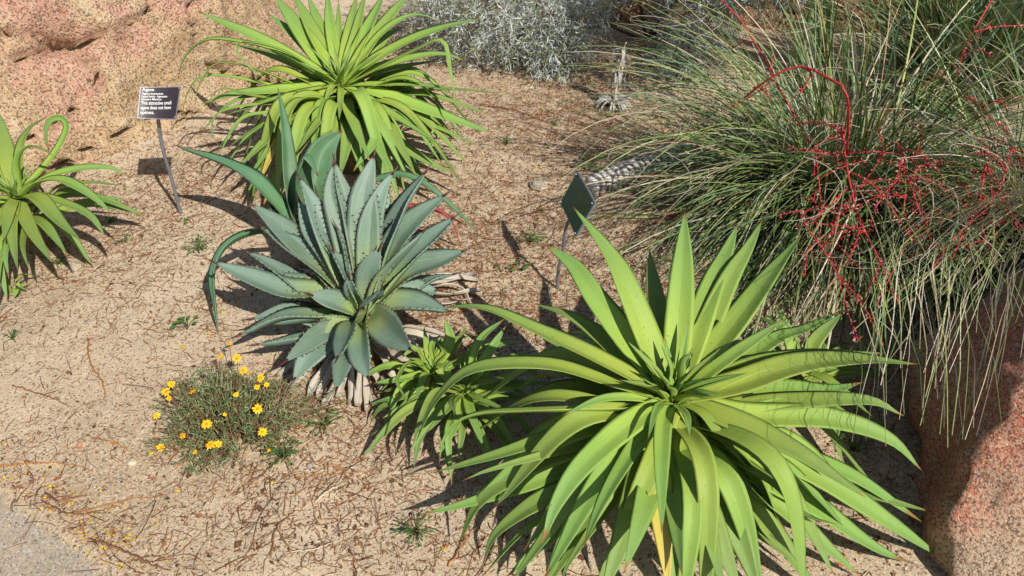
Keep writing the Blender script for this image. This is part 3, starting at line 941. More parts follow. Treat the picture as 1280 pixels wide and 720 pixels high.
# ------------------------------------------------------------------ smooth agave behind it
CS = pt(378, 300, 0.10)
DS = depth_of(CS)
smooth = empty('smooth_agave', (CS[0], CS[1], gh(CS[0], CS[1])), 'smooth green agave with few long untoothed leaves, one drooping, behind the blue one', 'agave')
crown_stub(smooth, CS, 0.045, 0.10)
sm_tr = [
    (34, [(350, 264), (300, 216), (218, 181)], dict(L=0.55, s=-0.05, arch=0.08, tw=0.2)),
    (22, [(362, 230), (357, 170), (347, 108)], dict(L=0.55, s=0.0, tw=0.5)),
    (46, [(394, 228), (404, 188), (428, 163)], dict(L=0.4, s=0.05, arch=0.05, fold=0.4, tw=0.5)),
    (46, [(371, 242), (374, 208), (386, 194), (398, 222)], dict(L=0.4, s=-0.16, arch=0.1, fold=0.3)),
    (22, [(335, 291), (305, 296), (280, 312), (267, 342), (269, 382), (273, 417)], dict(L=0.5, arch=0.25, tw=0.2)),
    (15, [(440, 240), (490, 221), (507, 220), (532, 231), (572, 265), (603, 298)], dict(L=0.6, arch=0.25)),
    (10, [(520, 262), (560, 272), (577, 311)], dict(mat='red_leaf', arch=0.1)),
    (12, [(500, 262), (540, 262), (585, 283)], dict(mat='red_leaf', arch=0.1)),
    (26, [(360, 275), (345, 262), (338, 240)], dict(L=0.25, s=0.0)),
]
for w, pts, op in sm_tr:
    P, rad = solve_leaf(CS, pts, op.get('L', 0.5), op.get('s'), op.get('arch', 0.1), 0.0, 0.015)
    add_leaf(smooth, P, rad, w * DS / FPX * 1.05, prof_agave if w > 30 else prof_green, M[op.get('mat', 'smooth_blue')], fold=op.get('fold', 0.30), thick=0.005,
             twist=op.get('tw', 0.0), endtwist=0.4, wav=0.07, seed=rsb.random(), nseg=30)

# ------------------------------------------------------------------ strap leaved clumps with red flower stalks


def strap_clump(name, base, label, n, Lr, wr, el_mu, el_sd, az_fn, seed, droop=(0.6, 2.6), rad=0.18, blue_amt=0.2, dry=0.18, curls=60):
    r = np.random.default_rng(seed)
    bz = gh(base[0], base[1])
    e = empty(name, (base[0], base[1], bz), label, 'red yucca')
    K = 13
    az = az_fn(r, n)
    el0 = np.clip(r.normal(el_mu, el_sd, n), 0.12, 1.5)
    L = r.uniform(*Lr, n)
    dr = r.uniform(*droop, n) * (0.45 + 0.9 * np.cos(el0))
    t = np.linspace(0, 1, K)
    el = el0[:, None] - dr[:, None] * t[None] ** 1.6
    wob = r.normal(0, 0.42, n)[:, None] * t[None] ** 1.3
    ds = (L / (K - 1))[:, None]
    azt = az[:, None] + wob
    step = np.stack([np.cos(el) * np.cos(azt), np.cos(el) * np.sin(azt), np.sin(el)], -1) * ds[..., None]
    rr = rad * np.sqrt(r.random(n)); ra = az + r.normal(0, 0.9, n)
    P0 = np.stack([rr * np.cos(ra), rr * np.sin(ra), np.full(n, 0.0)], -1)
    P = P0[:, None, :] + np.concatenate([np.zeros((n, 1, 3)), np.cumsum(step[:, :-1], axis=1)], axis=1)
    gz = gh(P[..., 0] + base[0], P[..., 1] + base[1]) - bz + 0.012
    P[..., 2] = np.maximum(P[..., 2], gz + r.random(n)[:, None] * 0.03)
    S = np.stack([-np.sin(azt), np.cos(azt), np.zeros_like(azt)], -1)
    tw = r.normal(0, 0.7, n)[:, None] * t[None]
    T = np.gradient(P, axis=1); T /= np.linalg.norm(T, axis=2, keepdims=True) + 1e-9
    Nn = np.cross(S, T)
    S = S * np.cos(tw)[..., None] + Nn * np.sin(tw)[..., None]
    w = r.uniform(*wr, n)[:, None] * 0.5 * np.clip(1.15 - t[None] ** 2.2, 0.08, 1)
    V, F = ribbons(P, S, w, 0.5)
    pal = np.array([(0.10, 0.17, 0.04), (0.17, 0.26, 0.065), (0.25, 0.34, 0.12), (0.15, 0.25, 0.14), (0.33, 0.38, 0.11), (0.64, 0.56, 0.40), (0.42, 0.29, 0.16)])
    pr = np.array([0.2, 0.25, 0.2, blue_amt, 0.12, dry * 0.7, dry * 0.3]); pr /= pr.sum()
    ci = r.choice(len(pal), n, p=pr)
    c = pal[ci] * r.uniform(0.75, 1.3, (n, 1))
    ct = np.array([0.42, 0.36, 0.22])
    mixt = np.clip((t - 0.72) / 0.28, 0, 1)[None, :, None] * (r.random(n) < 0.5)[:, None, None]
    cc = c[:, None, :] * (1 - mixt) + ct * mixt
    cc = np.repeat(cc[:, :, None, :], 3, axis=2).reshape(-1, 3)
    cc = np.concatenate([cc, np.ones((len(cc), 1))], 1)
    o = mesh_obj('blades', V, F, M['attr_grass'], e, attrs={'col': ('FLOAT_COLOR', cc)})
    o['kind'] = 'stuff'
    # loose white threads peeling from the blade margins
    if curls:
        m = curls
        sel = r.integers(0, n, m)
        a = P[sel, r.integers(3, K - 2, m)]
        ph = r.random(m) * 6.28
        tt = np.linspace(0, 1, 12)
        ln = r.uniform(0.12, 0.45, m)
        kx = r.uniform(2, 6, m)
        off = np.stack([ln[:, None] * 0.5 * np.sin(tt[None] * kx[:, None] + ph[:, None]) - (ln * 0.5 * np.sin(ph))[:, None],
                        ln[:, None] * 0.5 * np.cos(tt[None] * kx[:, None] + ph[:, None]) - (ln * 0.5 * np.cos(ph))[:, None],
                        -ln[:, None] * 0.35 * tt[None] ** 1.5], -1)
        Pc = a[:, None, :] + off
        Pc[..., 2] = np.maximum(Pc[..., 2], 0.02)
        V, F = tubes(Pc, np.full(Pc.shape[:2], 0.0011), 3, cap=False)
        cc = np.tile(np.array([0.62, 0.55, 0.42, 1.0]), (len(V), 1))
        o = mesh_obj('loose_threads', V, F, M['attr'], e, attrs={'col': ('FLOAT_COLOR', cc)})
        o['kind'] = 'stuff'
    # old leaf bases
    rs = np.random.default_rng(seed + 5)
    m = 90
    a2 = rs.random(m) * 6.28
    b0 = np.stack([rad * 0.8 * np.cos(a2), rad * 0.8 * np.sin(a2), np.full(m, 0.0)], -1)
    hh = rs.uniform(0.05, 0.14, m)
    Pp = b0[:, None, :] + np.linspace(0, 1, 3)[None, :, None] * np.stack([np.cos(a2) * 0.05, np.sin(a2) * 0.05, hh], -1)[:, None, :]
    V, F = tubes(Pp, np.full((m, 3), 0.007), 4)
    cc = np.tile(np.array([0.30, 0.24, 0.16, 1.0]), (len(V), 1))
    o = mesh_obj('old_leaf_bases', V, F, M['attr'], e, attrs={'col': ('FLOAT_COLOR', cc)}); o['kind'] = 'stuff'
    return e


def spread_all(r, n): return r.uniform(0, 2 * np.pi, n)


def spread_front(r, n):
    return np.where(r.random(n) < 0.5, np.radians(r.normal(252, 30, n)), r.uniform(0, 2 * np.pi, n))


def spread_left(r, n):
    a = r.uniform(0, 2 * np.pi, n)
    k = r.random(n) < 0.55
    a = np.where(k, np.radians(r.normal(205, 42, n)), a)
    return np.where(r.random(n) < 0.22, np.radians(r.normal(272, 28, n)), a)


def flower_stalk(parent, base, path, branches, seed, r0=0.0045, buds=1.0, auto=5):
    rs = random.Random(seed)
    o0 = np.array(parent.location)
    VV, FF, CC = [], [], []

    def add(V, F, c):
        b = len(VV)
        CC.extend([c] * len(V))
        VV.extend(np.asarray(V).tolist()); FF.extend([[i + b for i in f] for f in F])

    def bud(p, d):
        a = unit(np.cross(d, [0.3, 0.5, 0.8])); bq = np.cross(d, a)
        ln = rs.uniform(0.010, 0.02); w = rs.uniform(0.0018, 0.0036)
        V = [p] + [p + d * ln * 0.55 + (a * math.cos(k) + bq * math.sin(k)) * w for k in (0, 1.57, 3.14, 4.71)] + [p + d * ln]
        add(V, [[0, 1, 2], [0, 2, 3], [0, 3, 4], [0, 4, 1], [5, 2, 1], [5, 3, 2], [5, 4, 3], [5, 1, 4]],
            rs.choice([(0.55, 0.04, 0.05, 1), (0.62, 0.08, 0.08, 1), (0.30, 0.02, 0.025, 1), (0.60, 0.34, 0.28, 1), (0.46, 0.22, 0.16, 1)]))

    def stem(pts, r1, r2, nb):
        C, L = catmull(pts, max(8, int(len(pts) * 5)))
        C = C + np.array([[rs.gauss(0, 0.0006) for _ in range(3)] for _ in C])
        R = np.linspace(r1, r2, len(C))
        V, F = tubes(C[None], R[None], 6)
        add(V, F, (0.58, 0.05, 0.06, 1))
        for _ in range(int(nb * L * 130 * buds)):
            i = rs.randrange(1, len(C) - 1)
            f = rs.random()
            p = C[i] * (1 - f) + C[i + 1] * f
            d = unit(unit(C[i + 1] - C[i]) * 0.5 + np.array([rs.gauss(0, 1), rs.gauss(0, 1), rs.gauss(0.2, 1)]) * 0.6)
            bud(p, d)
        return C
    pts = [pt(x, y, z - 0.125) for x, y, z in path]
    C = stem([np.array([base[0], base[1], 0.05])] + pts if base is not None else pts, r0, r0 * 0.5, 0.25)
    for br in branches:
        stem([pt(x, y, z - 0.125) for x, y, z in br], r0 * 0.6, r0 * 0.3, 1.0)
    nC = len(C)
    for _ in range(auto):
        i = rs.randrange(int(nC * 0.5), nC - 1)
        d = unit([rs.gauss(0, 1), rs.gauss(-0.3, 1), rs.gauss(0, 0.6)])
        ln = rs.uniform(0.08, 0.2)
        a = C[i]
        m = a + d * ln * 0.5 + np.array([0, 0, 0.01])
        b = a + d * ln + np.array([rs.gauss(0, .02), rs.gauss(0, .02), -0.02])
        stem([a, m, b], r0 * 0.55, r0 * 0.3, 1.0)
    mesh_obj('flower_stalk', np.array(VV) - o0, FF, M['attr_red'], parent, attrs={'col': ('FLOAT_COLOR', CC)})


YB = pt(1050, 262)
main = strap_clump('strap_leaf_clump', YB, 'biggest dense clump of narrow dark green straps with red flower stalks, overhanging the red boulder', 1600, (0.6, 1.3), (0.0035, 0.0085),
                   0.72, 0.38, spread_left, 31, curls=150, dry=0.26)
YB2 = pt(1185, 130)
sec = strap_clump('strap_leaf_clump', YB2, 'upright clump of wider bluish straps behind the biggest strap clump', 1000, (0.7, 1.1), (0.006, 0.014), 1.15, 0.25, spread_all, 32,
                  droop=(0.3, 1.3), blue_amt=0.6, dry=0.15, curls=30)
YB3 = np.array([1.92, 2.3, 0])
thr = strap_clump('strap_leaf_clump', YB3, 'clump of pale sunlit straps beyond the red boulder, spilling over its top', 1150, (0.6, 1.2), (0.0035, 0.008), 0.85, 0.35, spread_front, 33,
                  dry=0.3, curls=60)

flower_stalk(main, YB, [(1052, 160, .62), (1058, 205, .62), (1065, 240, .58), (1076, 278, .52), (1094, 315, .45), (1115, 360, .36), (1131, 396, .30)],
             [[(1058, 195, .62), (1015, 190, .62), (986, 184, .62)], [(1060, 192, .62), (1105, 190, .64), (1148, 200, .62)],
              [(1078, 282, .52), (1035, 295, .50), (1010, 314, .45), (1006, 346, .4)], [(1060, 235, .58), (1030, 262, .55), (998, 286, .5)],
              [(1064, 215, .6), (1100, 240, .6), (1140, 300, .5)]], 41)
flower_stalk(main, YB, [(1115, 180, .62), (1135, 225, .6), (1150, 265, .55), (1165, 305, .45)], [[(1133, 218, .6), (1170, 230, .6), (1215, 262, .5)], [(1132, 214, .6), (1100, 250, .6), (1085, 290, .5)]], 42, auto=8)
flower_stalk(main, YB, [(1045, 260, .4), (1040, 310, .36), (1050, 350, .3)], [[(1042, 300, .38), (1080, 340, .33), (1120, 372, .25)]], 43, r0=0.004, auto=4)
flower_stalk(main, YB, [(1060, 130, .8), (1036, 99, .85), (1000, 83, .85), (962, 98, .8), (930, 122, .7)], [], 44, r0=0.006, buds=0.5, auto=2)
flower_stalk(main, YB, [(985, 130, .6), (950, 65, .8), (925, 25, .9), (895, -6, .95)], [], 45, r0=0.0045, buds=0.6, auto=3)
flower_stalk(main, YB, [(960, 250, .3), (900, 260, .25), (838, 275, .2)], [], 46, r0=0.003, buds=0.6, auto=2)
flower_stalk(thr, YB3, [(1245, 200, .6), (1225, 260, .55), (1240, 320, .45), (1265, 350, .4)], [[(1228, 265, .55), (1190, 300, .5), (1160, 345, .4)], [(1228, 255, .55), (1195, 250, .52), (1165, 235, .5)]], 47, auto=9)
flower_stalk(thr, YB3, [(1270, 190, .65), (1250, 235, .6), (1205, 290, .5), (1188, 330, .42)], [[(1250, 240, .6), (1280, 300, .5)]], 48, auto=8)
flower_stalk(sec, YB2, [(1225, 130, .6), (1240, 150, .55), (1262, 170, .5)], [], 49, auto=6)
flower_stalk(sec, YB2, [(1205, 60, .8), (1225, 25, .9), (1243, -5, .95)], [[(1215, 40, .85), (1250, 33, .85), (1290, 32, .85)]], 50, auto=3)

# long strands trailing from the clump down over the red boulder
rt = np.random.default_rng(55)
tr_n = 64
paths = []
for q in range(tr_n):
    ax = rt.uniform(1085, 1290); ay = rt.uniform(285, 360)
    ex = ax + rt.normal(-15, 28); ey = rt.uniform(410, 560) - max(0, ex - 1200) * 0.5
    za = rt.uniform(0.55, 0.72); ze = rt.uniform(0.40, 0.52) + max(0, ex - 1170) * 0.0022
    A_, E_ = pt(ax, ay, za), pt(ex, ey, ze)
    B_ = np.array([YB3[0], YB3[1], 0.0]) + np.append(rt.normal(0, .08, 2), 0)
    C, _ = catmull([B_, B_ * 0.45 + A_ * 0.55 + np.array([0, 0, 0.22]), A_, A_ * .4 + E_ * .6 + np.array([0, 0, .02]), E_], 16)
    paths.append(C)
Pq = np.array(paths)
Tq = np.gradient(Pq, axis=1); Tq /= np.linalg.norm(Tq, axis=2, keepdims=True)
Sq = np.cross(Tq, np.array([0.3, 0.7, 0.2])); Sq /= np.linalg.norm(Sq, axis=2, keepdims=True)
Wq = rt.uniform(0.0010, 0.0026, tr_n)[:, None] * np.linspace(1.2, 0.35, 16)[None]
V, F = ribbons(Pq, Sq, Wq, 0.5)
pq = np.array([(0.62, 0.56, 0.42), (0.24, 0.33, 0.11), (0.34, 0.38, 0.14), (0.52, 0.42, 0.28)])[rt.choice(4, tr_n, p=[.4, .25, .2, .15])]
cq = np.repeat(np.concatenate([pq, np.ones((tr_n, 1))], 1), 48, axis=0)
o = mesh_obj('trailing_blades', V - np.array(thr.location), F, M['attr_grass'], thr, attrs={'col': ('FLOAT_COLOR', cq)}); o['kind'] = 'stuff'
rq = random.Random(77)
for q in range(9):
    x0, y0 = rq.uniform(1000, 1270), rq.uniform(180, 320)
    dx, dy = rq.uniform(-45, 45), rq.uniform(30, 90)
    z0 = rq.uniform(.45, .68)
    host, hb = (main, YB) if x0 < 1160 else (thr, YB3)
    flower_stalk(host, hb, [(x0 - dx * .4, y0 - dy * .4, z0), (x0, y0, z0), (x0 + dx, y0 + dy, z0 - .1)], [], 200 + q, r0=0.0025, buds=0.8, auto=4)

# ------------------------------------------------------------------ silver shrubs


def silver_shrub(base, label, blobs, n_leaves, stems, seed):
    r = np.random.default_rng(seed)
    bz = gh(base[0], base[1])
    e = empty('silver_shrub', (base[0], base[1], bz), label, 'shrub')
    o0 = np.array([base[0], base[1], bz])
    Ps, Ds = [], []
    tot = sum(b[2] for b in blobs)
    for c, rad, wgt in blobs:
        ns = int(n_leaves * wgt / tot / 16)
        d = r.normal(size=(ns, 3)); d /= np.linalg.norm(d, axis=1, keepdims=True)
        rr = r.uniform(0.55, 1.05, ns)[:, None]
        p = np.array(c) + d * rr * np.array(rad)
        p[:, 2] = np.maximum(p[:, 2], gh(p[:, 0], p[:, 1]) + 0.03)
        # each sprig: a short drooping twig of 16 leaves
        sd_ = d * 0.6 + np.array([0, -0.25, -0.45]) + r.normal(0, 0.35, (ns, 3))
        sd_ /= np.linalg.norm(sd_, axis=1, keepdims=True)
        k = np.linspace(0, 0.13, 16)
        q = p[:, None, :] + sd_[:, None, :] * k[None, :, None] + r.normal(0, 0.006, (ns, 16, 3))
        q[..., 2] = np.maximum(q[..., 2], gh(q[..., 0], q[..., 1]) + 0.008)
        ld = sd_[:, None, :] * 0.6 + r.normal(0, 0.6, (ns, 16, 3))
        Ps.append(q.reshape(-1, 3)); Ds.append(ld.reshape(-1, 3))
    P = np.concatenate(Ps); Dd = np.concatenate(Ds)
    Dd /= np.linalg.norm(Dd, axis=1, keepdims=True)
    n = len(P)
    A = np.cross(Dd, r.normal(size=(n, 3))); A /= np.linalg.norm(A, axis=1, keepdims=True)
    B = np.cross(A, Dd)
    L = r.uniform(0.026, 0.055, n)[:, None]; W = r.uniform(0.0018, 0.0042, n)[:, None]
    V = np.stack([P, P + Dd * L * 0.5 + A * W, P + Dd * L * 0.55 + B * W * 0.5, P + Dd * L * 0.5 - A * W, P + Dd * L], 1).reshape(-1, 3)
    b = np.arange(n)[:, None] * 5
    F = np.concatenate([b + np.array([0, 1, 2]), b + np.array([0, 2, 3]), b + np.array([1, 4, 2]), b + np.array([3, 2, 4])], 0)
    pal = np.array([(0.60, 0.64, 0.62), (0.48, 0.54, 0.50), (0.36, 0.42, 0.35), (0.32, 0.38, 0.16), (0.42, 0.42, 0.14), (0.74, 0.76, 0.76)])
    c = pal[r.choice(6, n, p=[.28, .26, .18, .12, .06, .10])] * r.uniform(0.8, 1.15, (n, 1))
    cc = np.repeat(np.concatenate([c, np.ones((n, 1))], 1), 5, axis=0)
    o = mesh_obj('foliage', V - o0, F, M['attr_silver'], e, smooth=False, attrs={'col': ('FLOAT_COLOR', cc)})
    o['kind'] = 'stuff'
    for s in stems:
        C, _ = catmull([np.array(p, float) for p in s], 12)
        V, F = tubes(C[None], np.linspace(0.012, 0.005, 12)[None], 6)
        mesh_obj('stem', V - o0, F, M['stem_brown'], e)
    return e


silver_shrub((0.0, 4.35), 'dense silver white shrub touching the rear green rosette, foliage down to the soil',
             [((-0.02, 4.35, 0.30), (0.50, 0.42, 0.36), 1.0), ((0.22, 4.05, 0.20), (0.16, 0.2, 0.22), 0.22), ((-0.25, 4.3, 0.5), (0.4, 0.35, 0.3), 0.4)],
             25000, [[(0.0, 4.35, -0.02), (0.1, 4.3, 0.2), (0.2, 4.2, 0.4)], [(0.02, 4.35, -0.02), (-0.15, 4.35, 0.2), (-0.3, 4.3, 0.5)],
                     [(0.05, 4.35, -0.02), (0.25, 4.4, 0.1), (0.5, 4.35, 0.4)], [(0.02, 4.36, -0.02), (0.3, 4.5, 0.04), (0.62, 4.55, 0.06)]], 61)
silver_shrub((0.8, 4.55), 'loose silver shrub with dark open hollow beneath, behind the biggest strap clump',
             [((1.12, 3.65, 0.84), (0.52, 0.46, 0.17), 1.3), ((0.95, 4.15, 0.62), (0.40, 0.35, 0.2), 0.5), ((1.0, 4.25, 0.30), (0.17, 0.3, 0.34), 0.5), ((0.88, 4.0, 0.12), (0.10, 0.15, 0.12), 0.12), ((0.45, 4.15, 0.36), (0.10, 0.12, 0.06), 0.06), ((1.2, 4.3, 0.55), (0.4, 0.4, 0.3), 0.6)],  # overhead blobs reaching forward: unseen canopy, added to cast shade into the hollow
             34000, [[(0.8, 4.55, -0.02), (0.95, 4.1, 0.5), (0.95, 3.6, 0.85)], [(0.8, 4.55, -0.02), (0.7, 4.4, 0.3), (0.6, 4.15, 0.6)], [(0.8, 4.55, -0.02), (0.95, 4.4, 0.3), (1.05, 4.2, 0.6)],
                     [(0.78, 4.55, -0.02), (0.55, 4.5, 0.1), (0.4, 4.2, 0.42)], [(0.84, 4.55, -0.02), (0.9, 4.45, 0.4), (0.8, 4.1, 0.7)]], 62)

# ------------------------------------------------------------------ signs


def quad_plate(name, corners, thick, mat, parent, inset=0.0, lift=0.0, curve=0.0, nu=10):
    """corners TL,TR,BR,BL in world; a thin slab, bowed by `curve`"""
    o0 = np.array(parent.location)
    TL, TR, BR, BL = [np.array(c) for c in corners]
    n = unit(np.cross(TR - TL, BL - TL)) * -1
    if n @ (CAMV - TL) < 0 and name != 'x': n = -n
    V, F = [], []
    for z in (lift, lift - thick):
        for j in range(2):
            for i in range(nu + 1):
                u = inset + (1 - 2 * inset) * i / nu
                v = inset * 1.3 + (1 - 2.6 * inset) * j
                p = (TL * (1 - u) + TR * u) * (1 - v) + (BL * (1 - u) + BR * u) * v
                V.append(p + n * (z + curve * (2 * u - 1) ** 2))
    a = lambda k, j, i: k * 2 * (nu + 1) + j * (nu + 1) + i
    for i in range(nu):
        F.append([a(0, 0, i), a(0, 1, i), a(0, 1, i + 1), a(0, 0, i + 1)])
        F.append([a(1, 0, i), a(1, 0, i + 1), a(1, 1, i + 1), a(1, 1, i)])
        for j in (0, 1):
            q = [a(0, j, i), a(0, j, i + 1), a(1, j, i + 1), a(1, j, i)]
            F.append(q if j == 0 else q[::-1])
    for i in (0, nu):
        q = [a(0, 0, i), a(1, 0, i), a(1, 1, i), a(0, 1, i)]
        F.append(q if i == 0 else q[::-1])
    o = mesh_obj(name, np.array(V) - o0, F, mat, parent, smooth=False)
    return o, n


def plane_hit(px, py, p0, n):
    d = ray(px, py)
    return CAMV + d * ((np.array(p0) - CAMV) @ n) / (d @ n)


def sign_post(parent, pts, r=0.0065):
    C, _ = catmull(pts, 22)
    V, F = tubes(C[None], np.full((1, 22), r), 10)
    return mesh_obj('post', V - np.array(parent.location), F, M['metal'], parent)


SB = pt(225, 266)
SB[2] = gh(SB[0], SB[1])
sign = empty('plant_sign', SB, 'small dark text sign on a bent grey post before the pink boulder', 'sign')
topc = at_y(198, 129, SB[1] - 0.02)
nrm = unit(np.array([0.18, -0.80, 0.62]))
cor = [plane_hit(x, y, topc, nrm) for x, y in ((176, 109), (226.5, 108.5), (220.5, 149.5), (172.5, 148))]
quad_plate('back_plate', cor, 0.004, M['metal'], sign, 0.0, 0.0, 0.006)
_, pn = quad_plate('face_panel', cor, 0.003, M['panel_brown'], sign, 0.018, 0.0032, 0.006)
pb = topc - nrm * 0.02 - np.array([0, 0, 0.05])
sign_post(sign, [np.array([SB[0], SB[1], SB[2] - 0.06]), SB + np.array([0.004, 0, 0.05]), at_y(214, 222, SB[1]), at_y(204, 188, SB[1]), at_y(199, 160, SB[1]), at_y(198, 148, SB[1] - 0.003), topc - pn * 0.012])
V, F = tubes(np.stack([topc - pn * 0.016 + (cor[1] - cor[0]) * f for f in (-0.28, 0.28)])[None], np.full((1, 2), 0.008), 6)
mesh_obj('bracket', V - SB, F, M['metal'], sign)
def rivets(parent, cs, n):
    for fu, fv in ((0.04, 0.06), (0.96, 0.06), (0.04, 0.94), (0.96, 0.94)):
        p = (cs[0] * (1 - fu) + cs[1] * fu) * (1 - fv) + (cs[3] * (1 - fu) + cs[2] * fu) * fv
        V, F = tubes(np.stack([p, p + n * 0.009, p + n * 0.0105])[None], np.array([[0.003, 0.003, 0.0012]]), 8)
        mesh_obj('rivet', V - np.array(parent.location), F, M['metal'], parent)


rivets(sign, cor, pn)
# lettering
xa = unit(cor[1] - cor[0]); ya = unit(np.cross(pn, xa))
Wd = np.linalg.norm(cor[1] - cor[0]); Hd = np.linalg.norm(cor[0] - cor[3])
lines = [('Agave', 0.115, 0.14), ('Agave bracteosa', 0.075, 0.255), ('Agave Family - Agavaceae', 0.075, 0.345), ('Eastern Mexico', 0.075, 0.435),
         ('This attractive small', 0.125, 0.575), ('agave does not have', 0.125, 0.725), ('spines.', 0.125, 0.875)]
for s, size, v in lines:
    cu = bpy.data.curves.new('lettering', 'FONT')
    cu.body = s
    cu.size = size * Hd * 1.25
    cu.extrude = 0.0003
    cu.offset = 0.0001
    cu.resolution_u = 3
    tmp = bpy.data.objects.new('tmp_text', cu)
    COL.objects.link(tmp)
    bpy.context.view_layer.update()
    me = bpy.data.meshes.new_from_object(tmp)
    bpy.data.objects.remove(tmp)
    co = np.zeros(len(me.vertices) * 3); me.vertices.foreach_get('co', co); co = co.reshape(-1, 3)
    wmax = co[:, 0].max()
    lim = Wd * (0.74 if size > 0.12 else 0.62)
    k = min(1.0, lim / wmax)
    if size > 0.12 and s != 'spines.': k = lim / wmax
    base = cor[0] * (1 - v) + cor[3] * v + xa * Wd * 0.065
    uu = 0.065 + co[:, 0] * k / Wd
    bow = 0.006 * (2 * uu - 1) ** 2
    Wv = base + np.outer(co[:, 0] * k, xa) + np.outer(co[:, 1], ya) + np.outer(co[:, 2] + 0.0042 + bow, pn)
    me.vertices.foreach_set('co', (Wv - SB).ravel())
    me.update()
    me.materials.append(M['white'])
    o = bpy.data.objects.new('lettering', me); COL.objects.link(o); o.parent = sign

SB2 = pt(697, 360)
SB2[2] = gh(SB2[0], SB2[1])
sign2 = empty('plant_sign', SB2, 'tilted dark green sign seen edge on, its post behind the largest rosette', 'sign')
c2 = at_y(722, 255, SB2[1] + 0.0)
n2 = unit(np.array([-0.84, -0.22, 0.50]))
cor2 = [plane_hit(x, y, c2, n2) for x, y in ((722.5, 215), (744.5, 254), (720.5, 296.5), (701, 254))]
_, pn2 = quad_plate('back_plate', cor2, 0.007, M['metal'], sign2, 0.0, 0.0, 0.003)
quad_plate('face_panel', cor2, 0.003, M['panel_green'], sign2, 0.022, 0.0028, 0.003)
rivets(sign2, cor2, pn2)
sign_post(sign2, [SB2 - np.array([0, 0, 0.06]), SB2 + np.array([0, 0, 0.08]), at_y(703, 318, SB2[1]), at_y(709, 280, SB2[1]), c2 - pn2 * 0.014], 0.006)
V, F = tubes(np.stack([c2 - pn2 * 0.014 + (cor2[1] - cor2[0]) * f for f in (-0.25, 0.25)])[None], np.full((1, 2), 0.008), 6)
mesh_obj('bracket', V - SB2, F, M['metal'], sign2)

# ------------------------------------------------------------------ log, dead seedling, cactus, rod
La, Lb = pt(738, 234, 0.045), pt(905, 178, 0.05)
C, _ = catmull([La, La * 0.65 + Lb * 0.35 + np.array([0, 0.01, 0.012]), La * 0.3 + Lb * 0.7, Lb], 120)
tt = np.linspace(0, 1, 120)
R = 0.040 + 0.006 * np.sin(tt * 9) + 0.0035 * np.sign(np.sin(tt * 150)) * np.abs(np.sin(tt * 150)) ** 0.5
V, F = tubes(C[None], R[None], 20)
lc = np.stack([np.tile(np.linspace(-1, 1, 20), 120), np.repeat(tt, 20), np.zeros(2400)], 1)
mesh_obj_o = mesh_obj('fallen_log', V, F, M['bark'], attrs={'lc': ('FLOAT_VECTOR', lc)})
tag(mesh_obj_o, 'silvery ringed log lying on the sand under the strap leaves', 'log')

DBs = pt(768, 132); DBs[2] = gh(DBs[0], DBs[1])
dp = empty('dead_seedling', DBs, 'dried grey seedling with a single withered stalk standing on the sand', 'dead plant')
C, _ = catmull([np.array([0, 0, -0.02]), np.array([0.0, 0, 0.1]), np.array([0.006, 0, 0.2]), np.array([0.016, 0, 0.28]), np.array([0.03, 0, 0.33])], 20)
V, F = tubes(C[None], np.linspace(0.010, 0.003, 20)[None], 7)
mesh_obj('stalk', V, F, M['twig_pale'], dp)
for i in range(16):
    a = random.uniform(0, 6.28)
    h = random.uniform(0.14, 0.30)
    p0 = np.array([0.005, 0, h]); o = np.array([math.cos(a) * 0.03, math.sin(a) * 0.03, 0])
    add_leaf(dp, [p0 + DBs, p0 + DBs + o + np.array([0, 0, -0.005]), p0 + DBs + o * 1.2 - np.array([0, 0, 0.07])], unit(o), 0.022, prof_green, M['dead_grey'], 'withered_leaf', thick=0.002, wav=0.3, nseg=8, seed=random.random())
for i in range(34):
    a = random.uniform(0, 6.28)
    o = np.array([math.cos(a), math.sin(a), 0]) * random.uniform(0.06, 0.13)
    add_leaf(dp, [DBs + np.array([0, 0, 0.03]), DBs + o * 0.5 + np.array([0, 0, 0.05]), DBs + o + np.array([0, 0, 0.012])], unit(o), 0.014, prof_green, M['dead_grey'], 'withered_leaf', thick=0.002, wav=0.3, nseg=8, seed=random.random())


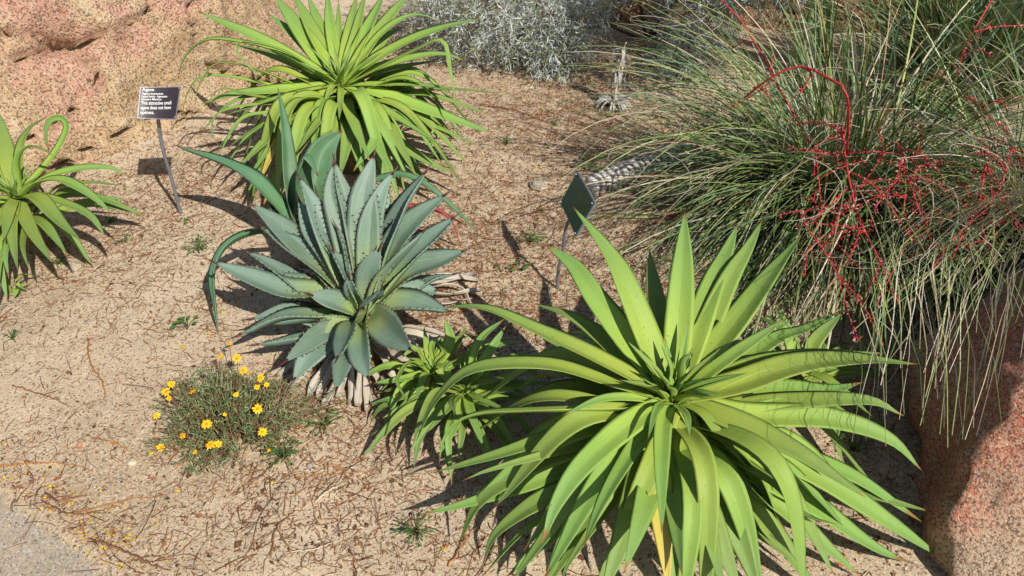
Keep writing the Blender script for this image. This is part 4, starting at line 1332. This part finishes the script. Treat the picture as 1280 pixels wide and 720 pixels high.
def cactus(base, h, r, label, seed):
    bz = gh(base[0], base[1])
    e = empty('column_cactus', (base[0], base[1], bz), label, 'cactus')
    ribs, ns, K = 9, 9 * 8, 30
    zs = np.linspace(-0.03, h, K)
    a = np.arange(ns) / ns * 2 * np.pi
    V = []
    for i, z in enumerate(zs):
        t = i / (K - 1)
        rr = r * (0.9 + 0.1 * math.sin(t * 7)) * (1 if t < 0.85 else math.sqrt(max(1 - ((t - 0.85) / 0.15) ** 2, 0.003)))
        ra = rr * (0.80 + 0.2 * np.abs(np.cos(a * ribs / 2)) ** 0.8)
        V.append(np.stack([ra * np.cos(a), ra * np.sin(a), np.full(ns, z)], 1))
    V = np.concatenate(V)
    idx = np.arange(K * ns).reshape(K, ns); nx = np.roll(idx, -1, 1)
    F = np.stack([idx[:-1], nx[:-1], nx[1:], idx[1:]], -1).reshape(-1, 4).tolist() + [idx[-1].tolist()]
    mesh_obj('column', V, F, M['cactus'], e)
    rs = random.Random(seed)
    PP = []
    for k in range(ribs):
        ang = k / ribs * 2 * math.pi
        for z in np.arange(0.03, h * 0.95, 0.028):
            p = np.array([r * math.cos(ang) * 0.97, r * math.sin(ang) * 0.97, z])
            for _ in range(4):
                d = unit([math.cos(ang) + rs.gauss(0, .5), math.sin(ang) + rs.gauss(0, .5), rs.gauss(0, .6)])
                PP.append(np.stack([p, p + d * rs.uniform(0.01, 0.022)]))
    V, F = tubes(np.array(PP), np.tile([0.0008, 0.0003], (len(PP), 1)), 3, cap=False)
    o = mesh_obj('spines', V, F, M['twig_pale'], e); o['kind'] = 'stuff'


cb = pt(998, 95)
cactus(cb, 1.0, 0.052, 'pale green ribbed cactus column rising behind the biggest strap clump', 5)
cactus(cb + np.array([0.11, 0.10, 0]), 0.75, 0.045, 'shorter pale cactus column close beside the taller cactus', 6)

RB = pt(303, 34); RB[2] = gh(RB[0], RB[1])
rod = empty('rusty_rod', RB, 'thin rusty iron rod upright behind the rear rosette', 'rod')
V, F = tubes(np.array([[(0, 0, -0.05), (0, 0, 0.4), (0.004, 0, 0.8)]]), np.full((1, 3), 0.009), 8)
mesh_obj('shaft', V, F, M['rust'], rod)
C, _ = catmull([np.array(p) for p in ((-0.085, 0, -0.03), (-0.08, 0, 0.07), (-0.055, 0, 0.10), (-0.03, 0, 0.07), (-0.01, 0, 0.01))], 18)
V, F = tubes(C[None], np.full((1, 18), 0.008), 6)
mesh_obj('hook', V, F, M['rust'], rod)

# ------------------------------------------------------------------ yellow flowered bush
FBc = pt(290, 545); FBc[2] = gh(FBc[0], FBc[1])
bush = empty('flowering_bush', FBc, 'low wispy bush dotted with yellow daisies beside the blue grey agave', 'flower bush')
r = np.random.default_rng(71)
n = 420
az = r.uniform(0, 2 * np.pi, n)
rx = np.sqrt(r.random(n))
lob = 1 + 0.22 * np.sin(az * 3 + 1) + 0.12 * np.sin(az * 7)
tipx = np.cos(az) * rx * 0.25 * lob; tipy = np.sin(az) * rx * 0.19 * lob + 0.04
hz = 0.16 * (1 - 0.65 * rx ** 2) * r.uniform(0.5, 1.1, n)
t = np.linspace(0, 1, 7)
b0 = np.stack([tipx * 0.45 + r.normal(0, .015, n), tipy * 0.45 + r.normal(0, .015, n), np.full(n, 0.0)], -1)
tip = np.stack([tipx, tipy, hz], -1)
Pst = b0[:, None] * (1 - t)[None, :, None] + tip[:, None] * t[None, :, None]
Pst[..., 2] = hz[:, None] * np.sin(t * np.pi / 2)[None] + 0.0
Pst += r.normal(0, 0.004, Pst.shape)
Pst[..., 2] = np.maximum(Pst[..., 2], 0.002)
V, F = tubes(Pst, np.linspace(0.0016, 0.0008, 7)[None].repeat(n, 0), 3, cap=False)
pal = np.array([(0.26, 0.10, 0.055), (0.22, 0.25, 0.10), (0.38, 0.31, 0.18)])
cc = np.repeat(np.concatenate([pal[r.choice(3, n, p=[.3, .5, .2])], np.ones((n, 1))], 1), 21, axis=0)
o = mesh_obj('stems', V, F, M['attr'], bush, attrs={'col': ('FLOAT_COLOR', cc)}); o['kind'] = 'stuff'
m = 11
si = np.repeat(np.arange(n), m); f = r.uniform(0.25, 1.0, n * m)
k0 = np.minimum((f * 6).astype(int), 5); fr = f * 6 - k0
P = Pst[si, k0] * (1 - fr)[:, None] + Pst[si, k0 + 1] * fr[:, None]
Dd = r.normal(0, 1, P.shape) + np.array([0, 0, 0.5]); Dd /= np.linalg.norm(Dd, axis=1, keepdims=True)
A = np.cross(Dd, r.normal(size=P.shape)); A /= np.linalg.norm(A, axis=1, keepdims=True)
L = r.uniform(0.010, 0.024, (len(P), 1)); W = r.uniform(0.0007, 0.0015, (len(P), 1))
V = np.stack([P - A * W, P + A * W, P + Dd * L * 0.6 + A * W, P + Dd * L, P + Dd * L * 0.6 - A * W], 1).reshape(-1, 3)
V[:, 2] = np.maximum(V[:, 2], 0.0)
F = (np.arange(len(P))[:, None] * 5 + np.arange(5)).tolist()
pal = np.array([(0.16, 0.25, 0.09), (0.23, 0.32, 0.13), (0.32, 0.40, 0.20), (0.26, 0.10, 0.06), (0.36, 0.26, 0.15)])
cl = pal[r.choice(5, len(P), p=[.25, .31, .22, .14, .08])] * r.uniform(0.75, 1.25, (len(P), 1))
cc = np.repeat(np.concatenate([cl, np.ones((len(P), 1))], 1), 5, axis=0)
o = mesh_obj('foliage', V, F, M['attr_leaf'], bush, smooth=False, attrs={'col': ('FLOAT_COLOR', cc)}); o['kind'] = 'stuff'
fl = [(287, 430, .12, .7), (275, 445, .12, .8), (296, 448, .13, 1), (304, 463, .13, 1), (312, 465, .12, .6), (326, 472, .13, 1), (321, 484, .12, .7), (333, 481, .12, .6), (214, 480, .10, .8),
      (207, 490, .10, 1), (211, 498, .09, .6), (241, 489, .12, 1), (196, 520, .07, .8), (258, 530, .13, 1.05), (322, 511, .14, 1.05), (295, 493, .14, .6), (328, 540, .12, .9), (228, 545, .09, .7),
      (263, 556, .11, 1.05), (273, 555, .11, .8), (201, 559, .05, .9), (243, 565, .07, .5), (281, 518, .14, .4), (290, 468, .12, .4), (189, 566, .03, .5), (336, 563, .06, .4)]
rs = random.Random(8)
for x, y, z, sc in fl:
    p = pt(x, y, z + FBc[2])
    nrm_ = unit([rs.gauss(0.15, .3), rs.gauss(-0.45, .3), 1])
    a = unit(np.cross(nrm_, [1, 0, 0.1])); b = np.cross(nrm_, a)
    fo = bpy.data.objects.new('flower', None)
    # petals
    PV, PF = [], []
    np_ = rs.choice([8, 9, 10])
    Rr = 0.0135 * sc
    for k in range(np_):
        th = k / np_ * 6.283 + rs.uniform(-.15, .15)
        d = a * math.cos(th) + b * math.sin(th); sdv = np.cross(nrm_, d)
        rr = Rr * rs.uniform(0.85, 1.12)
        i0 = len(PV)
        for (u, wv, hv) in ((0.15, 0.10, 0), (0.55, 0.2, 0.10), (0.85, 0.17, 0.06), (1.0, 0.05, -0.02)):
            for sg in (-1, 0, 1):
                PV.append(p + d * rr * u + sdv * sg * wv * rr + nrm_ * (hv * rr - abs(sg) * 0.04 * rr))
        for q in range(3):
            for c_ in range(2):
                PF.append([i0 + q * 3 + c_, i0 + q * 3 + c_ + 1, i0 + q * 3 + c_ + 4, i0 + q * 3 + c_ + 3])
    pe_o = mesh_obj('flower', np.array(PV) - FBc, PF, M['petal'], bush)
    # disc
    DV, DF = [], []
    for j, (rq, hq) in enumerate(((0.30, -0.02), (0.30, 0.10), (0.2, 0.2), (0.02, 0.23))):
        for k in range(10):
            th = k / 10 * 6.283
            DV.append(p + (a * math.cos(th) + b * math.sin(th)) * rq * Rr + nrm_ * hq * Rr)
    for j in range(3):
        for k in range(10):
            DF.append([j * 10 + k, j * 10 + (k + 1) % 10, (j + 1) * 10 + (k + 1) % 10, (j + 1) * 10 + k])
    mesh_obj('disc', np.array(DV) - FBc, DF, M['disc'], pe_o)
    q = p - nrm_ * 0.001
    foot = np.array([FBc[0] + (p[0] - FBc[0]) * 0.75, FBc[1] + (p[1] - FBc[1]) * 0.75, FBc[2]])
    V, F = tubes(catmull([foot, (foot + q) / 2 + np.array([0, 0, 0.02]), q], 8)[0][None], np.full((1, 8), 0.0011), 4)
    mesh_obj('flower_stem', V - FBc, F, M['twig_brown'], pe_o)
    bpy.data.objects.remove(fo)

# ------------------------------------------------------------------ small weeds
k = NB('weed_leaf')
nz = k.noise(k.coord('Object'), 40, 3)
M['weed'] = k.finish(k.ramp(nz.outputs[0], [(0.35, (0.05, 0.13, 0.025)), (0.65, (0.10, 0.21, 0.05))]), 0.5, None, 0.4, (0.12, 0.25, 0.03), 0.2)


def weed(px, py, size, label, seed, nl=14, round_=False):
    rs = random.Random(seed)
    b = pt(px, py); b[2] = gh(b[0], b[1])
    e = empty('weed', b, label, 'weed', None)
    for i in range(nl if round_ else nl * 2):
        a = rs.uniform(0, 6.28)
        rr = size * math.sqrt(rs.random())
        h = rs.uniform(0.3, 0.9) * size * (1 - 0.5 * rr / size) + 0.006
        c = np.array([math.cos(a) * rr, math.sin(a) * rr, h])
        d = unit([math.cos(a), math.sin(a), rs.uniform(-0.2, 0.5)])
        s = unit(np.cross(d, [0, 0, 1])); nn = np.cross(s, d)
        ln = size * (rs.uniform(0.35, 0.6) if round_ else rs.uniform(0.2, 0.34)); w = ln * (0.42 if round_ else 0.22)
        V = []
        for u, wf in ((0, .05), (.3, .8), (.6, 1), (.85, .6), (1, .05)):
            for sg in (-1, 0, 1):
                V.append(c + d * ln * u + s * sg * w * wf + nn * (0.25 * w * abs(sg) - 0.25 * ln * u * u))
        F = [[q * 3 + c_, q * 3 + c_ + 1, q * 3 + c_ + 4, q * 3 + c_ + 3] for q in range(4) for c_ in range(2)]
        lf = mesh_obj('leaf', np.array(V), F, M['weed'], e)
        st = np.stack([np.array([rs.gauss(0, .003), rs.gauss(0, .003), -0.004]), c * np.array([.5, .5, .7]), c + d * 0.002])
        Vs, Fs = tubes(st[None], np.full((1, 3), 0.0009), 3)
        mesh_obj('leaf_stalk', Vs, Fs, M['weed'], lf)
    return e


WD = [(740, 207, .055, 'leafy round weed beside the end of the ringed log', 14, True), (17, 426, .03, 'tiny weed alone on bare sand, nearer the path than the agave seedling', 8, False),
      (236, 411, .035, 'small weed at the shadow of the drooping smooth agave leaf', 9, True), (250, 312, .05, 'flat weed in the shadow left of the smooth agave', 16, False),
      (75, 330, .03, 'small weed under the tips of the looped leaf rosette', 10, False), (356, 574, .05, 'bushy green weed at the edge of the yellow flowered bush', 18, False),
      (407, 533, .045, 'green weed between the yellow flowered bush and the blue agave\'s dead leaves', 14, False), (662, 300, .05, 'sprawling weed in the green sign\'s shadow', 16, False),
      (676, 262, .02, 'tiny weed in front of the green sign', 7, False), (520, 668, .045, 'grey green weed on bare sand beside the largest rosette', 16, False),
      (650, 338, .03, 'small weed left of the green sign\'s post foot', 9, True), (632, 182, .04, 'thin weed on open sand beyond the rear rosette\'s tips', 10, False),
      (695, 155, .03, 'small sprout on the sand below the silver white shrub', 8, False), (550, 198, .05, 'small weed at the tips of the rear rosette', 16, False),
      (137, 277, .035, 'weed at the leaf tips of the looped leaf rosette, by its outer tip', 12, False), (155, 300, .03, 'weed on the sand between looped leaf rosette and text sign', 10, False),
      (626, 337, .02, 'tiny weed near the bleached dead leaves', 6, True), (938, 350, .09, 'broad leaved weed in the gap behind the largest rosette', 20, True), (960, 425, .07, 'shaded broad leaved weed under the flower stalks', 14, True),
      (1068, 562, .05, 'feathery weed in deep shade beside the red boulder', 12, False), (232, 277, .02, 'tiny weed at the foot of the text sign post', 6, True)]
for i, (x, y, s, lab, nl, rd) in enumerate(WD):
    weed(x, y, s, lab, 100 + i, nl, rd)

# ------------------------------------------------------------------ fallen stems one can pick out
ST = [([(111, 427), (116, 460), (130, 482), (133, 502)], .004, 'twig_orange', 'curved orange dry stem on the bare sand left of the bush'),
      ([(0, 586), (50, 582), (90, 583), (118, 592)], .003, 'twig_orange', 'long thin orange stem lying near the path edge'),
      ([(92, 648), (120, 640), (170, 626), (208, 622)], .003, 'twig_orange', 'straight pale orange stem pointing from path edge to bush'),
      ([(60, 632), (90, 648), (120, 645), (145, 637)], .003, 'twig_brown', 'bowed brown stem tangled in litter at the path edge'),
      ([(120, 680), (150, 692), (180, 706), (215, 716)], .004, 'twig_brown', 'brown twig bundled along the concrete edge'),
      ([(395, 631), (412, 618), (434, 603)], .005, 'twig_pale', 'short thick pale stick on the sand'),
      ([(355, 695), (400, 690), (440, 668)], .003, 'twig_pale', 'slim bleached stalk on sand near the bottom twigs'),
      ([(370, 600), (410, 595), (470, 590)], .003, 'twig_orange', 'straight orange stem between the bush and the largest rosette'),
      ([(340, 700), (346, 670), (356, 655), (372, 640)], .003, 'twig_brown', 'crooked brown stem crossing open sand'),
      ([(18, 485), (60, 498), (88, 510)], .003, 'twig_brown', 'thin brown twig on the bare sand beside the curved orange stem'),
      ([(120, 552), (150, 560), (175, 575)], .0025, 'twig_orange', 'fine orange stalk pointing at the yellow flowered bush'),
      ([(610, 135), (640, 140), (684, 152)], .006, 'twig_brown', 'dark twig half buried below the silver white shrub'),
      ([(560, 710), (575, 690), (590, 640), (600, 620)], .003, 'twig_orange', 'orange stalk rising beside the tips of the largest rosette'),
      ([(60, 620), (75, 633), (95, 628), (110, 622)], .004, 'twig_brown', 'knotted brown stem clump on the path edge'),
      ([(1085, 690), (1100, 680), (1112, 690), (1108, 706)], .003, 'twig_brown', 'curled brown tendril on the soil beside the red boulder')]
for pts, rad_, mt, lab in ST:
    W = [pt(x, y) for x, y in pts]
    W = [np.array([w[0], w[1], gh(w[0], w[1]) + rad_ * 0.8 + (0.006 if 0 < i < len(W) - 1 else 0)]) for i, w in enumerate(W)]
    for w in W:
        if path_side(w[0], w[1]) < 0.01: w[2] = max(w[2], 0.010)
    C, _ = catmull(W, 20)
    C += np.array([[random.gauss(0, .0015) for _ in range(3)] for _ in C])
    V, F = tubes(C[None], (np.linspace(rad_, rad_ * 0.5, 20) * 0.75)[None], 6)
    tag(mesh_obj('fallen_twig', V, F, M[mt]), lab, 'twig')

# white limestone chips
for px, py, s, lab in ((166, 581, .013, 'whitish crumbly stone chip on sand in front of the bush'), (674, 232, .04, 'pale grey stone beside the green sign'), (690, 268, .02, 'small grey pebble in front of the green sign'),
                       (117, 406, .018, 'small grey stone on bare sand near the curved orange stem'), (95, 335, .025, 'grey pebble below the looped leaf rosette'), (262, 380, .05, 'tan cobble in the shade of the drooping smooth leaf')):
    b = pt(px, py)
    bm = bmesh.new(); bmesh.ops.create_icosphere(bm, subdivisions=3, radius=s)
    for v in bm.verts:
        q = v.co / s
        v.co *= 1 + 0.3 * mnoise.noise(q * 1.6 + Vector((px, py, 0))) + 0.12 * mnoise.noise(q * 5 + Vector((py, px, 0)))
        v.co.z *= 0.55
    me = bpy.data.meshes.new('stone'); bm.to_mesh(me); bm.free()
    me.materials.append(M['granite_pink'] if 'tan' in lab else M['twig_pale'] if 'whit' in lab else M['bark_grey'] if 'bark_grey' in M else M['concrete'])
    o = bpy.data.objects.new('stone', me); o.location = (b[0], b[1], gh(b[0], b[1]) + s * 0.25); COL.objects.link(o)
    tag(o, lab, 'stone')

# ------------------------------------------------------------------ litter (nobody could count it)
r = np.random.default_rng(90)
blobs = [(640, 330, .28, 2.2), (600, 290, .25, 1.6), (660, 170, .4, 1.3), (700, 110, .4, .9), (420, 600, .25, .8), (230, 230, .3, 1.8), (110, 320, .3, 1.2), (560, 400, .25, 1.2), (60, 560, .10, 1.0),
         (500, 590, .15, .5), (760, 150, .4, .7), (330, 650, .25, .5), (700, 330, .25, 2.0), (290, 520, .25, .9), (860, 300, .4, 1.2), (1080, 640, .25, .8), (1150, 450, .3, .9), (400, 500, .15, 1.0), (640, 700, .2, .8)]


def density(x, y):
    w = 0.03 + 1.1 * np.clip(vnoise(x, y, 2.2) + vnoise(x, y, 6.0) * 0.7, 0, 1)
    for px, py, s, a in blobs:
        c = pt(px, py)
        w = w + a * np.exp(-((x - c[0]) ** 2 + (y - c[1]) ** 2) / (2 * s * s))
    ps = path_side(x, y)
    w = w + 2.6 * np.exp(-((ps - 0.05) / 0.045) ** 2) * (0.5 + vnoise(x, y, 7.0))
    w = np.where(ps < -0.01, 0.025, w)
    return np.clip(w, 0, 2.8)


def scatter(n, lo=0.0):
    X = []
    while sum(map(len, X)) < n:
        x = r.uniform(-2.7, 2.6, n * 2); y = r.uniform(0.55, 5.2, n * 2)
        k = r.random(n * 2) * 2.8 < density(x, y) + lo
        X.append(np.stack([x[k], y[k]], 1))
    return np.concatenate(X)[:n]


def ground_z(x, y):
    z = gh(x, y)
    return np.where(path_side(x, y) < 0.004, 0.010, z)


# straws
n = 24000
p = scatter(n)
K = 6
L = r.gamma(2.0, 0.012, n) + 0.007 + 0.05 * (r.random(n) < 0.05)
a0 = r.uniform(0, 6.283, n); cv = r.normal(0, 0.65, n)
t = np.linspace(-0.5, 0.5, K)
ang = a0[:, None] + cv[:, None] * t[None]
st = np.stack([np.cos(ang), np.sin(ang)], -1) * (L / (K - 1))[:, None, None]
xy = p[:, None, :] + np.cumsum(st, axis=1)
z = ground_z(xy[..., 0], xy[..., 1]) + 0.0015 + r.random(n)[:, None] * 0.006 + np.abs(r.normal(0, 0.12, n))[:, None] * (t[None] + 0.5) * L[:, None]
P = np.concatenate([xy, z[..., None]], -1)
V, F = tubes(P, (r.uniform(0.0004, 0.0011, n))[:, None].repeat(K, 1), 3, cap=False)
pal = np.array([(0.38, 0.15, 0.055), (0.26, 0.085, 0.04), (0.46, 0.23, 0.09), (0.50, 0.38, 0.22), (0.12, 0.06, 0.035), (0.30, 0.24, 0.18)])
c = pal[r.choice(6, n, p=[.28, .24, .16, .14, .1, .08])] * r.uniform(.75, 1.2, (n, 1))
cc = np.repeat(np.concatenate([c, np.ones((n, 1))], 1), K * 3, axis=0)
tag(mesh_obj('dry_straw', V, F, M['attr'], attrs={'col': ('FLOAT_COLOR', cc)}), 'scattered reddish brown dry straws over the sand', 'litter', kind='stuff')

# leaf chips and petals
n = 46000
p = scatter(n, 0.05)
L = r.gamma(1.6, 0.0016, n)[:, None] + 0.0013
a0 = r.uniform(0, 6.283, n)
d = np.stack([np.cos(a0), np.sin(a0), r.normal(0, 0.3, n)], -1); d /= np.linalg.norm(d, axis=1, keepdims=True)
s = np.cross(d, np.stack([r.normal(0, .3, n), r.normal(0, .3, n), np.ones(n)], -1)); s /= np.linalg.norm(s, axis=1, keepdims=True)
c0 = np.concatenate([p, (ground_z(p[:, 0], p[:, 1]) + 0.002)[:, None]], 1)
W = L * r.uniform(0.25, 0.7, (n, 1))
V = np.stack([c0 - d * L, c0 + s * W + np.array([0, 0, .0012]), c0 + d * L, c0 - s * W + np.array([0, 0, .0012])], 1).reshape(-1, 3)
b = np.arange(n)[:, None] * 4
F = np.concatenate([b + np.array([0, 1, 3]), b + np.array([1, 2, 3])], 0)
pal = np.array([(0.26, 0.11, 0.05), (0.15, 0.065, 0.035), (0.38, 0.20, 0.09), (0.55, 0.42, 0.26), (0.09, 0.05, 0.03), (0.75, 0.45, 0.03), (0.50, 0.15, 0.05)])
c = pal[r.choice(7, n, p=[.28, .19, .17, .14, .09, .03, .10])] * r.uniform(.75, 1.2, (n, 1))
cc = np.repeat(np.concatenate([c, np.ones((n, 1))], 1), 4, axis=0)
tag(mesh_obj('leaf_litter', V, F, M['attr'], smooth=False, attrs={'col': ('FLOAT_COLOR', cc)}), 'crumbled brown leaf litter spread over the sand', 'litter', kind='stuff')

# yellow petals, thickest along the path edge
n = 170
tq = r.random(n)
segs = np.array(P_EDGE)[1:7, :2]
ii = np.minimum((tq * 5).astype(int), 4); ff = (tq * 5 - ii)[:, None]
pp = segs[ii] * (1 - ff) + segs[ii + 1] * ff
pp = pp + np.abs(r.normal(0, 0.07, (n, 1))) * np.array([0.6, 0.75]) + r.normal(0, 0.02, (n, 2))
L = r.uniform(0.0025, 0.0055, (n, 1)); a0 = r.uniform(0, 6.283, n)
d = np.stack([np.cos(a0), np.sin(a0), r.normal(0, .3, n)], -1); s = np.stack([-np.sin(a0), np.cos(a0), r.normal(0, .3, n)], -1)
c0 = np.concatenate([pp, (ground_z(pp[:, 0], pp[:, 1]) + 0.004)[:, None]], 1)
V = np.stack([c0 - d * L, c0 + s * L * .7, c0 + d * L + np.array([0, 0, .002]), c0 - s * L * .7], 1).reshape(-1, 3)
b = np.arange(n)[:, None] * 4
F = np.concatenate([b + np.array([0, 1, 3]), b + np.array([1, 2, 3])], 0)
cc = np.tile(np.array([0.78, 0.50, 0.03, 1]), (len(V), 1))
tag(mesh_obj('fallen_petals', V, F, M['attr'], smooth=False, attrs={'col': ('FLOAT_COLOR', cc)}), 'small yellow fallen petals along the path edge', 'litter', kind='stuff')

# grit
n = 7000
p = scatter(n, 0.9)
ico = bmesh.new(); bmesh.ops.create_icosphere(ico, subdivisions=1, radius=1.0)
iv = np.array([v.co[:] for v in ico.verts]); ifc = np.array([[v.index for v in f.verts] for f in ico.faces]); ico.free()
sz = (r.gamma(2.0, 0.0010, n) + 0.0009)
V = iv[None] * (sz[:, None, None] * r.uniform(0.6, 1.3, (n, 1, 3))) * r.uniform(0.85, 1.15, (n, 12, 1))
c0 = np.concatenate([p, (ground_z(p[:, 0], p[:, 1]) + sz * 0.3)[:, None]], 1)
V = (V + c0[:, None, :]).reshape(-1, 3)
F = (np.arange(n)[:, None, None] * 12 + ifc[None]).reshape(-1, 3)
pal = np.array([(0.50, 0.40, 0.27), (0.36, 0.24, 0.14), (0.24, 0.15, 0.09), (0.60, 0.52, 0.42), (0.32, 0.29, 0.26)])
c = pal[r.choice(5, n, p=[.3, .25, .2, .13, .12])] * r.uniform(.8, 1.15, (n, 1))
cc = np.repeat(np.concatenate([c, np.ones((n, 1))], 1), 12, axis=0)
tag(mesh_obj('grit', V, F, M['attr'], smooth=True, attrs={'col': ('FLOAT_COLOR', cc)}), 'coarse grit and small pebbles on the sand', 'grit', kind='stuff')
